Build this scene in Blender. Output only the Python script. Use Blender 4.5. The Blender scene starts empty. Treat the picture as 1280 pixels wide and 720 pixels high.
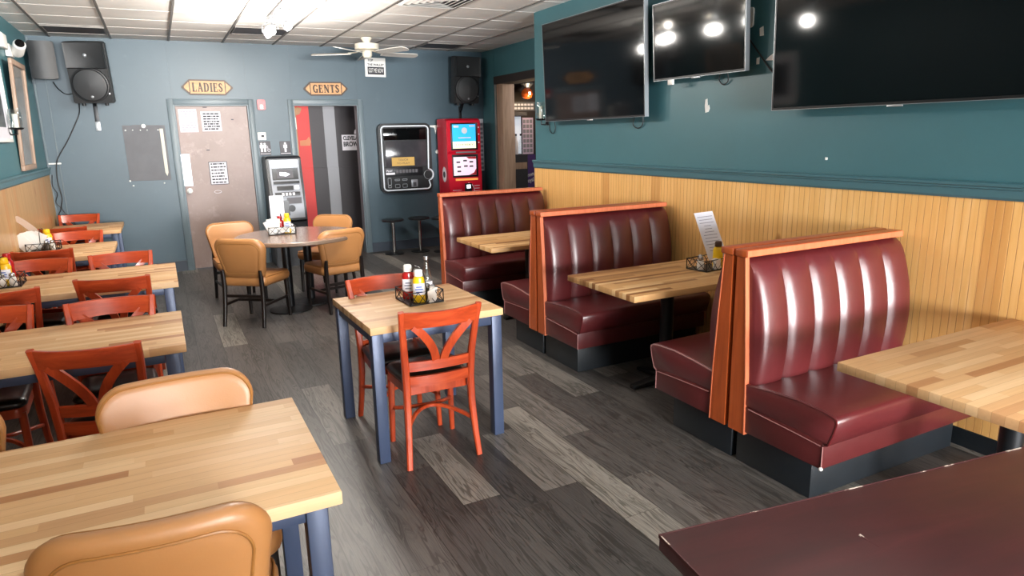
# a sports bar dining room: booths on the right, butcher-block tables on the left
WIN_W = 600.0
UPLIGHT_W = 480.0
UPLIGHT_TILT = 25
EXPOSURE = 0.48
TRACK_W = 30.0
SPILL_W = 19.0
DOWN_W = 18.0

import bpy, bmesh, math, random
from mathutils import Matrix, Vector, Euler
random.seed(7)
PI = math.pi
C = bpy.context.scene.collection
SC = bpy.context.scene

# ------------------------------------------------------------------ helpers
def R(d): return math.radians(d)

def new(): return bmesh.new()

def box(bm, c, s, bevel=0.0, seg=2, M=None):
    m = Matrix.Translation(c) @ Matrix.Diagonal((s[0], s[1], s[2], 1))
    if M is not None: m = M @ m
    vs = bmesh.ops.create_cube(bm, size=1, matrix=m)['verts']
    if bevel > 0:
        es = list({e for v in vs for e in v.link_edges})
        bmesh.ops.bevel(bm, geom=es, offset=bevel, segments=seg, affect='EDGES', profile=0.5)
    return bm

def bx(bm, x0, x1, y0, y1, z0, z1, bevel=0.0, seg=2, M=None):
    return box(bm, ((x0+x1)/2, (y0+y1)/2, (z0+z1)/2), (abs(x1-x0), abs(y1-y0), abs(z1-z0)), bevel, seg, M)

def loop_faces(bm, loops, closed=True, cap0=False, cap1=False):
    n = len(loops[0])
    for a, b in zip(loops[:-1], loops[1:]):
        for i in range(n if closed else n-1):
            j = (i+1) % n
            try: bm.faces.new((a[i], a[j], b[j], b[i]))
            except ValueError: pass
    if cap0: bm.faces.new(loops[0][::-1])
    if cap1: bm.faces.new(loops[-1])

def tube(bm, pts, r, seg=8, closed=False, caps=True):
    pts = [Vector(p) for p in pts]; n = len(pts); loops = []
    prev = None
    for i, p in enumerate(pts):
        if closed: t = pts[(i+1) % n] - pts[i-1]
        else: t = pts[min(i+1, n-1)] - pts[max(i-1, 0)]
        t.normalize()
        if prev is None:
            ref = Vector((0, 0, 1)) if abs(t.z) < 0.9 else Vector((1, 0, 0))
            a = t.cross(ref).normalized()
        else:
            a = (prev - t*prev.dot(t)).normalized()
        prev = a; b = t.cross(a)
        rr = r[i] if isinstance(r, (list, tuple)) else r
        loops.append([bm.verts.new(p + rr*(math.cos(2*PI*k/seg)*a + math.sin(2*PI*k/seg)*b)) for k in range(seg)])
    if closed: loops.append(loops[0]); loop_faces(bm, loops)
    else: loop_faces(bm, loops, True, caps, caps)
    return bm

def cyl(bm, p0, p1, r, seg=16, r2=None):
    return tube(bm, [p0, p1], [r, r if r2 is None else r2], seg)

def lathe(bm, prof, loc=(0, 0, 0), seg=20, M=None, cap0=True, cap1=True):
    loops = []
    for r, z in prof:
        l = []
        for k in range(seg):
            p = Vector((loc[0]+r*math.cos(2*PI*k/seg), loc[1]+r*math.sin(2*PI*k/seg), loc[2]+z))
            if M is not None: p = M @ p
            l.append(bm.verts.new(p))
        loops.append(l)
    loop_faces(bm, loops, True, cap0, cap1)
    return bm

def sweep(bm, pts, w, d, side=(1, 0, 0)):
    """rectangular bar along pts: w along side, d across it"""
    pts = [Vector(p) for p in pts]; n = len(pts); loops = []
    for i, p in enumerate(pts):
        t = (pts[min(i+1, n-1)] - pts[max(i-1, 0)]).normalized()
        s = Vector(side); s = (s - t*s.dot(t)).normalized(); q = t.cross(s)
        ww = w[i] if isinstance(w, (list, tuple)) else w
        dd = d[i] if isinstance(d, (list, tuple)) else d
        e = min(ww, dd)*0.22
        prof = [(-ww/2+e, -dd/2), (ww/2-e, -dd/2), (ww/2, -dd/2+e), (ww/2, dd/2-e), (ww/2-e, dd/2), (-ww/2+e, dd/2), (-ww/2, dd/2-e), (-ww/2, -dd/2+e)]
        loops.append([bm.verts.new(p + s*a + q*b) for a, b in prof])
    loop_faces(bm, loops, True, True, True)
    return bm

def prism(bm, poly, f0, f1):
    """poly: 2-D points; f0/f1 map a 2-D point to 3-D on either end"""
    a = [bm.verts.new(f0(*p)) for p in poly]; b = [bm.verts.new(f1(*p)) for p in poly]
    loop_faces(bm, [a, b], True, True, True)
    return bm

def quad(bm, pts):
    return bm.faces.new([bm.verts.new(p) for p in pts])

def rrect(w, h, r, seg=5, cx=0, cy=0):
    out = []
    for sx, sy, a0 in ((1, 1, 0), (-1, 1, 90), (-1, -1, 180), (1, -1, 270)):
        for k in range(seg+1):
            a = R(a0 + 90*k/seg)
            out.append((cx+sx*(w/2-r)+r*math.cos(a), cy+sy*(h/2-r)+r*math.sin(a)))
    return out

def arc(p0, p1, bulge, n=12):
    """points from p0 to p1 bowed by vector bulge at mid"""
    p0, p1, b = Vector(p0), Vector(p1), Vector(bulge)
    return [p0.lerp(p1, i/n) + b*(1-(2*i/n-1)**2) for i in range(n+1)]

def pad(bm, outline, prof, f):
    """cushion: outline (2-D) inset by prof [(inset, depth)], f maps (x, z, depth) to 3-D"""
    hw = max(abs(p[0]) for p in outline); zs = [p[1] for p in outline]; zc = (max(zs)+min(zs))/2; hh = (max(zs)-min(zs))/2
    loops = []
    for ins, d in prof:
        loops.append([bm.verts.new(f(x*(1-ins/hw), zc+(z-zc)*(1-ins/hh), d)) for x, z in outline])
    loop_faces(bm, loops)
    for l, d in ((loops[0], prof[0][1]), (loops[-1], prof[-1][1])):
        c = bm.verts.new(f(0, zc, d))
        for i in range(len(l)):
            bm.faces.new((l[i], l[(i+1) % len(l)], c))
    return bm

def move(bm, M):
    bmesh.ops.transform(bm, matrix=M, verts=bm.verts); return bm

def obj(name, bm, mat, parent=None, smooth=28, loc=None):
    bmesh.ops.recalc_face_normals(bm, faces=bm.faces)
    lim = R(smooth)
    for f in bm.faces: f.smooth = smooth > 0
    for e in bm.edges:
        if len(e.link_faces) == 2 and e.calc_face_angle(0) > lim: e.smooth = False
    me = bpy.data.meshes.new(name); bm.to_mesh(me); bm.free()
    for m in (mat if isinstance(mat, (list, tuple)) else [mat]): me.materials.append(m)
    o = bpy.data.objects.new(name, me); C.objects.link(o)
    if parent is not None: o.parent = parent
    if loc is not None: o.location = loc
    return o

def thing(name, label, cat, loc=(0, 0, 0), rotz=0, group=None):
    o = bpy.data.objects.new(name, None); C.objects.link(o)
    o.empty_display_size = 0.1
    o.location = loc; o.rotation_euler = (0, 0, rotz); o['label'] = label; o['category'] = cat
    if group: o['group'] = group
    return o

def tag(o, label, cat, group=None):
    o['label'] = label; o['category'] = cat
    if group: o['group'] = group
    return o

def struct(name, bm, m, parent=None, smooth=0):
    o = obj(name, bm, m, parent, smooth)
    o['kind'] = 'structure'
    return o

def dup(root, loc, rotz, label, group=None):
    r = root.copy(); C.objects.link(r); r.location = loc; r.rotation_euler = (0, 0, rotz)
    r['label'] = label
    if group: r['group'] = group
    for ch in list(root.children):
        c = ch.copy(); C.objects.link(c); c.parent = r
        for g in ch.children:
            d = g.copy(); C.objects.link(d); d.parent = c
    return r

def text(bm, s, size, M, depth=0.0015, bold=0.0, fit=None):
    cu = bpy.data.curves.new('txt', 'FONT'); cu.body = s; cu.size = size; cu.align_x = 'CENTER'; cu.align_y = 'CENTER'
    cu.extrude = depth; cu.offset = bold; cu.resolution_u = 3
    o = bpy.data.objects.new('txt', cu); C.objects.link(o)
    bpy.context.view_layer.update()
    dg = bpy.context.evaluated_depsgraph_get()
    me = bpy.data.meshes.new_from_object(o.evaluated_get(dg))
    bpy.data.objects.remove(o); bpy.data.curves.remove(cu)
    xs = [v.co.x for v in me.vertices] or [0, 1]
    if fit: me.transform(Matrix.Diagonal((fit/(max(xs)-min(xs)), 1, 1, 1)))
    me.transform(M); bm.from_mesh(me); bpy.data.meshes.remove(me)
    return bm

# lettering planes: facing -Y (on the back wall), facing -X, facing +X
def onY(x, y, z): return Matrix.Translation((x, y, z)) @ Matrix.Rotation(R(90), 4, 'X')
def onX(x, y, z): return Matrix.Translation((x, y, z)) @ Matrix.Rotation(R(-90), 4, 'Z') @ Matrix.Rotation(R(90), 4, 'X')

# ------------------------------------------------------------------ materials
def lin(h):
    h = h.lstrip('#'); v = [int(h[i:i+2], 16)/255 for i in (0, 2, 4)]
    return tuple(c/12.92 if c <= 0.04045 else ((c+0.055)/1.055)**2.4 for c in v) + (1,)

class N:
    def __init__(s, name):
        s.m = bpy.data.materials.new(name); s.m.use_nodes = True
        s.t = s.m.node_tree; s.t.nodes.clear()
        s.out = s.t.nodes.new('ShaderNodeOutputMaterial'); s.b = s.t.nodes.new('ShaderNodeBsdfPrincipled')
        s.t.links.new(s.b.outputs[0], s.out.inputs[0])
    def n(s, typ, ins={}, **kw):
        nd = s.t.nodes.new('ShaderNode'+typ)
        for k, v in kw.items(): setattr(nd, k, v)
        for k, v in ins.items(): s.set(nd, k, v)
        return nd
    def set(s, nd, k, v):
        i = nd.inputs[k]
        if isinstance(v, bpy.types.NodeSocket): s.t.links.new(v, i)
        else: i.default_value = v
    def math(s, op, a, b=0.0, c=0.0):
        nd = s.n('Math', {0: a, 1: b, 2: c}, operation=op); return nd.outputs[0]
    def ramp(s, fac, stops, interp='LINEAR'):
        nd = s.n('ValToRGB', {0: fac}); cr = nd.color_ramp; cr.interpolation = interp
        while len(cr.elements) < len(stops): cr.elements.new(0.5)
        for e, (p, c) in zip(cr.elements, stops):
            e.position = p; e.color = c if len(c) == 4 else tuple(c)+(1,)
        return nd.outputs[0]
    def mix(s, fac, a, b, typ='MIX'):
        nd = s.n('Mix', data_type='RGBA', blend_type=typ)
        s.set(nd, 0, fac); s.set(nd, 6, a); s.set(nd, 7, b); return nd.outputs[2]
    def obj(s, scale=(1, 1, 1)):
        tc = s.n('TexCoord'); mp = s.n('Mapping', {'Vector': tc.outputs['Object'], 'Scale': scale}); return mp.outputs[0]
    def noise(s, vec, scale, detail=3, rough=0.55, dist=0.0):
        nd = s.n('TexNoise', {'Vector': vec, 'Scale': scale, 'Detail': detail, 'Roughness': rough, 'Distortion': dist}); return nd.outputs[0]
    def bump(s, h, strength=0.2, dist=0.01):
        nd = s.n('Bump', {'Height': h, 'Strength': strength, 'Distance': dist}); s.set(s.b, 'Normal', nd.outputs[0])

def mat(name, col, rough=0.5, metal=0.0, var=0.0, scale=8.0, bump=0.0, bscale=60.0, coat=0.0, spec=0.5, emit=0.0, stretch=(1, 1, 1)):
    m = N(name); c = lin(col) if isinstance(col, str) else col
    v = m.obj(stretch)
    if var > 0:
        f = m.noise(v, scale, 4)
        lo = tuple(x*(1-var) for x in c[:3])+(1,); hi = tuple(min(1, x*(1+var)) for x in c[:3])+(1,)
        m.set(m.b, 'Base Color', m.ramp(f, [(0.3, lo), (0.7, hi)]))
    else: m.set(m.b, 'Base Color', c)
    m.set(m.b, 'Roughness', rough); m.set(m.b, 'Metallic', metal); m.set(m.b, 'Specular IOR Level', spec)
    if coat: m.set(m.b, 'Coat Weight', coat); m.set(m.b, 'Coat Roughness', 0.12)
    if bump: m.bump(m.noise(v, bscale, 3), bump, 0.004)
    if emit: m.set(m.b, 'Emission Color', c); m.set(m.b, 'Emission Strength', emit)
    return m.m

def butcher(name, light, mid, dark, w=0.042, L=0.42):
    m = N(name); tc = m.n('TexCoord'); sp = m.n('SeparateXYZ', {0: tc.outputs['Object']})
    rnd = m.n('ObjectInfo').outputs['Random']
    sid = m.math('FLOOR', m.math('DIVIDE', sp.outputs[1], w))
    key = m.math('ADD', sid, m.math('MULTIPLY', rnd, 317.0))
    off = m.n('TexWhiteNoise', {'W': key}, noise_dimensions='1D').outputs[0]
    seg = m.math('FLOOR', m.math('ADD', m.math('DIVIDE', sp.outputs[0], L), m.math('MULTIPLY', off, 9.0)))
    cb = m.n('CombineXYZ', {0: key, 1: seg, 2: 3.3})
    tone = m.n('TexWhiteNoise', {'Vector': cb.outputs[0]}, noise_dimensions='3D').outputs[0]
    col = m.ramp(tone, [(0.0, lin(light)), (0.45, lin(mid)), (0.8, lin(mid)), (1.0, lin(dark))])
    gv = m.n('VectorMath', {0: m.obj((3.0, 60.0, 60.0)), 1: cb.outputs[0]}, operation='ADD').outputs[0]
    g = m.noise(gv, 1.0, 4, 0.6, 0.4)
    col = m.mix(0.28, col, m.ramp(g, [(0.3, (0.62, 0.55, 0.50, 1)), (0.7, (1, 1, 1, 1))]), 'MULTIPLY')
    fy = m.math('FRACT', m.math('DIVIDE', sp.outputs[1], w))
    ln = m.math('LESS_THAN', m.math('ABSOLUTE', m.math('SUBTRACT', fy, 0.5)), 0.478)
    col = m.mix(m.math('MULTIPLY', m.math('SUBTRACT', 1.0, ln), 0.35), col, lin('#7a5530'))
    m.set(m.b, 'Base Color', col); m.set(m.b, 'Roughness', 0.5); m.set(m.b, 'Specular IOR Level', 0.28)
    m.bump(g, 0.05, 0.002)
    return m.m

def grain(name, c0, c1, c2, stretch, rough=0.4, bump=0.08, coat=0.0):
    m = N(name); v = m.obj(stretch); f = m.noise(v, 1.0, 5, 0.6, 1.2)
    m.set(m.b, 'Base Color', m.ramp(f, [(0.25, lin(c0)), (0.5, lin(c1)), (0.78, lin(c2))]))
    m.set(m.b, 'Roughness', rough); m.bump(f, bump, 0.003)
    if coat: m.set(m.b, 'Coat Weight', coat); m.set(m.b, 'Coat Roughness', 0.15)
    return m.m

def floor_mat():
    m = N('floor_planks'); at = m.n('Attribute', attribute_name='tone'); uv = m.n('UVMap').outputs[0]
    sp = m.n('SeparateXYZ', {0: uv}); tn = m.n('SeparateColor', {0: at.outputs['Color']})
    # uv: u along the board (metres, shifted per board), v across 0..1
    gv = m.n('CombineXYZ', {0: m.math('MULTIPLY', sp.outputs[0], 1.6), 1: m.math('MULTIPLY', sp.outputs[1], 3.2), 2: m.math('MULTIPLY', tn.outputs[1], 37.0)}).outputs[0]
    warp = m.n('TexNoise', {'Vector': gv, 'Scale': 1.1, 'Detail': 2.0}).outputs[0]
    wv = m.n('CombineXYZ', {0: m.math('MULTIPLY', sp.outputs[0], 1.0), 1: m.math('ADD', m.math('MULTIPLY', sp.outputs[1], 13.0), m.math('MULTIPLY', warp, 16.0)), 2: m.math('MULTIPLY', tn.outputs[1], 19.0)}).outputs[0]
    rings = m.n('TexNoise', {'Vector': wv, 'Scale': 1.5, 'Detail': 2.0, 'Roughness': 0.5}).outputs[0]
    fine = m.n('TexNoise', {'Vector': m.n('CombineXYZ', {0: m.math('MULTIPLY', sp.outputs[0], 9.0), 1: m.math('MULTIPLY', sp.outputs[1], 70.0), 2: tn.outputs[1]}).outputs[0], 'Scale': 1.0, 'Detail': 3.0}).outputs[0]
    base = m.ramp(tn.outputs[0], [(0.0, lin('#413f3e')), (0.5, lin('#605c59')), (1.0, lin('#949088'))])
    dark = m.ramp(rings, [(0.40, (0.34, 0.32, 0.30, 1)), (0.49, (0.92, 0.92, 0.92, 1)), (0.60, (1.18, 1.16, 1.14, 1))])
    col = m.mix(0.75, base, dark, 'MULTIPLY')
    col = m.mix(0.45, col, m.ramp(fine, [(0.35, (0.45, 0.44, 0.43, 1)), (0.6, (1.1, 1.1, 1.1, 1))]), 'MULTIPLY')
    ev = m.math('SUBTRACT', 0.5, m.math('ABSOLUTE', m.math('SUBTRACT', sp.outputs[1], 0.5)))
    seam = m.math('LESS_THAN', ev, 0.013)
    eu = m.math('LESS_THAN', tn.outputs[2], -1.0)
    col = m.mix(m.math('MULTIPLY', seam, 0.75), col, lin('#1c1a19'))
    m.set(m.b, 'Base Color', col)
    m.set(m.b, 'Roughness', m.math('ADD', 0.30, m.math('MULTIPLY', fine, 0.22))); m.set(m.b, 'Specular IOR Level', 0.45)
    m.bump(m.math('ADD', rings, fine), 0.10, 0.003)
    return m.m

def pine_mat(name, c0, c1, c2, axis_y=1, board=0.36):
    m = N(name); tc = m.n('TexCoord'); sp = m.n('SeparateXYZ', {0: tc.outputs['Object']})
    bid = m.math('FLOOR', m.math('DIVIDE', sp.outputs[axis_y], 0.12)); wn = m.n('TexWhiteNoise', {'W': bid}, noise_dimensions='1D').outputs[0]
    v = m.n('VectorMath', {0: m.obj((14, 14, 1.1)), 1: m.n('CombineXYZ', {2: m.math('MULTIPLY', wn, 40.0)}).outputs[0]}, operation='ADD').outputs[0]
    g = m.noise(v, 1.0, 4, 0.55, 1.5)
    col = m.ramp(g, [(0.25, lin(c0)), (0.5, lin(c1)), (0.75, lin(c2))])
    col = m.mix(m.math('MULTIPLY', m.math('GREATER_THAN', wn, 0.86), 0.45), col, lin('#b8793a'))
    vo = m.n('TexVoronoi', {'Vector': m.obj((3.2, 3.2, 1.7)), 'Scale': 1.0})
    kn = m.ramp(vo.outputs['Distance'], [(0.0, (1, 1, 1, 1)), (0.07, (0.6, 0.6, 0.6, 1)), (0.11, (0, 0, 0, 1))])
    col = m.mix(kn, col, lin('#9a5a24'))
    m.set(m.b, 'Base Color', col); m.set(m.b, 'Roughness', 0.38); m.bump(g, 0.05, 0.003)
    return m.m

def paint_mat(name, col, rough=0.45, var=0.10, dirt=None):
    m = N(name); v = m.obj(); c = lin(col)
    f = m.noise(v, 1.3, 5, 0.6)
    lo = tuple(x*(1-var) for x in c[:3])+(1,); hi = tuple(min(1, x*(1+var)) for x in c[:3])+(1,)
    colr = m.ramp(f, [(0.3, lo), (0.7, hi)])
    if dirt:
        d = m.noise(v, 7.0, 6, 0.7); colr = m.mix(m.ramp(d, [(0.60, (0, 0, 0, 1)), (0.78, (0.35, 0.35, 0.35, 1))]), colr, lin(dirt))
    m.set(m.b, 'Base Color', colr); m.set(m.b, 'Roughness', rough)
    m.bump(m.noise(v, 90.0, 3), 0.12, 0.003)
    return m.m

def glass_mat(name, tint=(0.93, 0.95, 0.95, 1)):
    m = N(name); t = m.t; t.nodes.remove(m.b)
    tr = m.n('BsdfTransparent', {'Color': tint}); gl = m.n('BsdfGlossy', {'Color': (1, 1, 1, 1), 'Roughness': 0.03})
    fr = m.n('LayerWeight', {'Blend': 0.25}); mx = m.n('MixShader', {0: m.math('ADD', 0.04, m.math('MULTIPLY', fr.outputs['Facing'], 0.55)), 1: tr.outputs[0], 2: gl.outputs[0]})
    t.links.new(mx.outputs[0], m.out.inputs[0]); return m.m

M = {}
M['floor'] = floor_mat()
M['teal'] = paint_mat('teal_paint', '#3d6a73', 0.42, 0.06)
M['teal_back'] = paint_mat('back_wall_paint', '#40535e', 0.44, 0.06, '#546871')
M['teal_trim'] = mat('teal_trim_paint', '#426973', 0.3)
M['frame_paint'] = mat('door_frame_paint', '#5d6b72', 0.42)
M['base_blue'] = paint_mat('baseboard_paint', '#333c48', 0.45, 0.1)
M['pine'] = pine_mat('knotty_pine', '#dda862', '#e6b46e', '#eec080')
M['pine_groove'] = mat('pine_groove', '#b37e42', 0.6)
M['ply'] = pine_mat('plywood_panel', '#a57f50', '#b68f5e', '#c19b6a')
M['tile'] = mat('ceiling_tile', '#f2efeb', 0.85, var=0.05, scale=3, bump=0.25, bscale=140)
M['tbar_w'] = mat('white_tee_bar', '#e2e0dc', 0.6)
M['tbar_g'] = mat('grey_tee_bar', '#77736f', 0.5)
M['white_wall'] = mat('off_white_wall', '#c9c6c0', 0.7)
M['butcher'] = butcher('butcher_block', '#e2c096', '#d2a87a', '#a87248')
M['butcher_b'] = butcher('butcher_block_striped', '#dab585', '#c49764', '#885a34', 0.036, 0.75)
M['steel_blue'] = mat('blue_black_metal', '#3a455e', 0.42, 0.2, var=0.06)
M['black_metal'] = mat('black_metal', '#16181c', 0.4, 0.3)
M['iron'] = mat('black_cast_iron', '#141416', 0.5, 0.2, bump=0.1)
M['cherry'] = grain('cherry_red_wood', '#822d15', '#aa3e1e', '#c0522a', (16, 16, 2.2), 0.28, 0.04, 0.25)
M['cherry_rail'] = grain('cherry_red_rail', '#822d15', '#aa3e1e', '#c0522a', (2.2, 16, 30), 0.28, 0.04, 0.25)
M['booth_wood'] = grain('orange_stained_wood', '#8a3e1a', '#aa4e22', '#bb5d2e', (26, 26, 1.6), 0.36, 0.06, 0.1)
M['window_lit_edge'] = grain('salmon_window_light_edge', '#b65f3e', '#c46b48', '#d07a57', (26, 26, 1.6), 0.42, 0.04)  # window light on booth front edges, put into a paler wood colour
M['black_vinyl'] = mat('black_vinyl', '#141315', 0.28, bump=0.05, bscale=120)
M['tan'] = mat('tan_vinyl', '#b07a48', 0.42, var=0.05, scale=5, bump=0.06, bscale=160, spec=0.7)
M['tan_dark'] = mat('tan_vinyl_welt', '#9c6a36', 0.4)
M['espresso'] = mat('espresso_wood', '#17100e', 0.34, var=0.2, scale=10)
M['burgundy'] = mat('burgundy_vinyl', '#581c1f', 0.37, var=0.08, scale=6, bump=0.08, bscale=70, spec=0.85)
M['burg_frame'] = mat('burgundy_vinyl_frame', '#501d1e', 0.36, var=0.08, bump=0.06, bscale=90)
M['piping'] = mat('pale_worn_piping', '#9a6a68', 0.4)
M['burg_piping'] = mat('burgundy_piping', '#55181b', 0.3)
M['toe'] = mat('black_painted_base', '#14191e', 0.45, var=0.12)
M['red_table'] = N('x').m
def redt():
    m = N('worn_burgundy_table'); v = m.obj(); f = m.noise(v, 2.0, 4)
    st = m.noise(m.obj((2.5, 16, 16)), 1.0, 5, 0.6, 0.6)
    col = m.ramp(st, [(0.25, lin('#3a1619')), (0.55, lin('#481b1e')), (0.8, lin('#542225'))])
    sc = m.noise(m.obj((40, 40, 40)), 1.0, 2)
    m.set(m.b, 'Base Color', col)
    m.set(m.b, 'Roughness', m.math('ADD', 0.36, m.math('MULTIPLY', f, 0.2)))
    return m.m
bpy.data.materials.remove(M['red_table']); M['red_table'] = redt()
def chipm():
    m = N('chipped_edge'); f = m.noise(m.obj((9, 9, 60)), 1.0, 5, 0.7)
    m.set(m.b, 'Base Color', m.ramp(f, [(0.53, lin('#4a2022')), (0.57, lin('#c9b9ac'))])); m.set(m.b, 'Roughness', 0.55); return m.m
M['chip'] = chipm()
M['tv_black'] = mat('screen_black', '#09090a', 0.07, spec=0.32)
M['tv_case'] = mat('tv_case_black', '#101114', 0.35)
M['silver'] = mat('brushed_silver', '#b4b8bd', 0.3, 0.7)
M['chrome'] = mat('chrome', '#c8c8c8', 0.15, 1.0)
M['speaker'] = mat('speaker_plastic', '#1f2022', 0.5, bump=0.1, bscale=200)
M['grille'] = mat('speaker_grille', '#2e2f31', 0.45, bump=0.3, bscale=400)
M['white'] = mat('white_plastic', '#e8e7e3', 0.4)
M['cream'] = mat('cream_enamel', '#e3dccb', 0.35)
M['blade'] = mat('white_fan_blade', '#d9d6cf', 0.45, var=0.05)
M['paper'] = mat('white_paper', '#d2d1da', 0.7)
M['paper_w'] = mat('napkin_paper', '#dddbd8', 0.85, bump=0.2, bscale=80)
M['ink'] = mat('dark_print', '#34343a', 0.7)
M['ink_l'] = mat('grey_print', '#8a8a96', 0.7)
M['door'] = None
def doorm():
    m = N('scuffed_brown_door'); v = m.obj(); f = m.noise(v, 1.2, 4); d = m.noise(v, 5.5, 7, 0.72)
    col = m.ramp(f, [(0.3, lin('#7d6a64')), (0.7, lin('#93807a'))])
    col = m.mix(m.ramp(d, [(0.55, (0, 0, 0, 1)), (0.75, (0.5, 0.5, 0.5, 1))]), col, lin('#b9a6a0'))
    sp = m.n('SeparateXYZ', {0: m.n('TexCoord').outputs['Object']})
    low = m.noise(v, 2.6, 5, 0.7)
    m.set(m.b, 'Base Color', m.mix(m.ramp(low, [(0.5, (0, 0, 0, 1)), (0.7, (0.4, 0.4, 0.4, 1))]), col, lin('#775c5a')))
    m.set(m.b, 'Roughness', 0.45); return m.m
M['door'] = doorm()
M['sign_wood'] = grain('sign_wood', '#b98450', '#c99562', '#d6a674', (3, 20, 20), 0.5, 0.05)
M['sign_brown'] = mat('sign_dark_brown', '#3a2412', 0.5)
M['red_plastic'] = mat('red_plastic', '#b02a30', 0.35)
M['kiosk_red'] = mat('kiosk_red', '#c3142c', 0.3, spec=0.5)
M['grey_board'] = mat('grey_pinboard', '#5a5b60', 0.6, var=0.12, scale=5)
M['grey_dark'] = mat('dark_grey_panel', '#57555a', 0.6)
M['atm_black'] = mat('atm_black', '#1d1f24', 0.35)
M['atm_grey'] = mat('atm_grey', '#83868d', 0.35, 0.2)
M['lit_white'] = mat('lit_white_panel', '#eef2fa', 0.4, emit=1.2)
M['screen_blue'] = mat('lit_blue_screen', '#2f9ad6', 0.2, emit=0.9)
M['screen_pink'] = mat('lit_pink_screen', '#e3c9dc', 0.2, emit=0.55)
M['screen_cream'] = mat('lit_cream_strip', '#e2e2c2', 0.3, emit=0.7)
M['screen_orange'] = mat('lit_orange_strip', '#e89a52', 0.3, emit=0.5)
M['gold_card'] = mat('gold_card', '#b08d45', 0.5, emit=0.15)
M['white_led'] = mat('white_light_tube', '#dfe6ee', 0.3, emit=0.06)
M['ketchup'] = mat('ketchup_red', '#a3181c', 0.2, spec=0.6)
M['mustard'] = mat('mustard_yellow', '#e5b81c', 0.3)
M['label_w'] = mat('white_label', '#e6e3ea', 0.5)
M['blue_ink'] = mat('blue_print', '#5c70b0', 0.5)
M['glass'] = glass_mat('clear_glass')
M['salt'] = mat('salt', '#e6e3de', 0.8)
M['pepper'] = mat('ground_pepper', '#4a423b', 0.8)
M['steel'] = mat('stainless_cap', '#b9bcc0', 0.25, 0.9)
M['rt_top'] = grain('round_table_laminate', '#6d5648', '#83695a', '#97806f', (3, 22, 22), 0.22, 0.02, 0.3)
M['rt_edge'] = mat('round_table_edge', '#7b6656', 0.4)
M['weathered'] = grain('weathered_post', '#8a7160', '#a98d78', '#bba18c', (18, 18, 1.5), 0.6, 0.2)
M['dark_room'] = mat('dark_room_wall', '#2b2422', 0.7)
M['stripe_red'] = mat('red_wall_paint', '#cf2f2a', 0.5)
M['stripe_blk'] = mat('black_wall_paint', '#2a2529', 0.5)
M['stripe_grey'] = mat('grey_wall_paint', '#8c8d92', 0.5)
M['tan_sticker'] = mat('tan_sticker', '#c9805a', 0.6)
M['purple'] = mat('purple_banner', '#523a78', 0.5)
M['pink_paper'] = mat('lilac_poster', '#d6c4dd', 0.6)
M['amber'] = mat('amber_glass', '#a3481a', 0.12, emit=0.25, spec=0.8)
M['frame_wood'] = grain('pale_frame_wood', '#8d7260', '#a08674', '#b39a88', (20, 20, 3), 0.45, 0.05)
M['mirror'] = mat('framed_picture_glass', '#7a7670', 0.12, spec=0.6, var=0.25, scale=2)
M['dark_art'] = mat('dark_picture', '#3b4045', 0.4, var=0.3, scale=6)
M['cable'] = mat('black_cable', '#141416', 0.5)
M['plaster'] = mat('bare_white_plaster', '#e9ebe9', 0.8)
M['stool_top'] = mat('stool_black_vinyl', '#1a1a1c', 0.3)
M['candle'] = mat('white_candle', '#efeae0', 0.5)
M['card'] = mat('beige_card', '#b7a08f', 0.6)
M['stick'] = mat('pale_stick', '#c9c5b8', 0.6)
M['bulb'] = mat('lit_bulb', '#fff3dc', 0.3, emit=14.0)
# ------------------------------------------------------------------ the setting
XL, XW, YB, ZC, YF, YE, XB = -1.20, 3.684, 9.884, 2.915, -8.5, 6.56, 4.62

# camera
cam = bpy.data.cameras.new('camera'); cam.sensor_fit = 'HORIZONTAL'; cam.sensor_width = 36.0; cam.lens = 841.0/1280*36
co = bpy.data.objects.new('camera', cam); C.objects.link(co)
cr, cu_, cf = Vector((0.88791817, -0.45949717, -0.02153299)), Vector((0.12158129, 0.18927906, 0.97436719)), Vector((0.44364322, 0.86777635, -0.22393057))
mw = Matrix((cr, cu_, -cf)).transposed().to_4x4(); mw.translation = (0, 0, 1.70)
co.matrix_world = mw; cam.clip_start = 0.05; SC.camera = co

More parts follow.
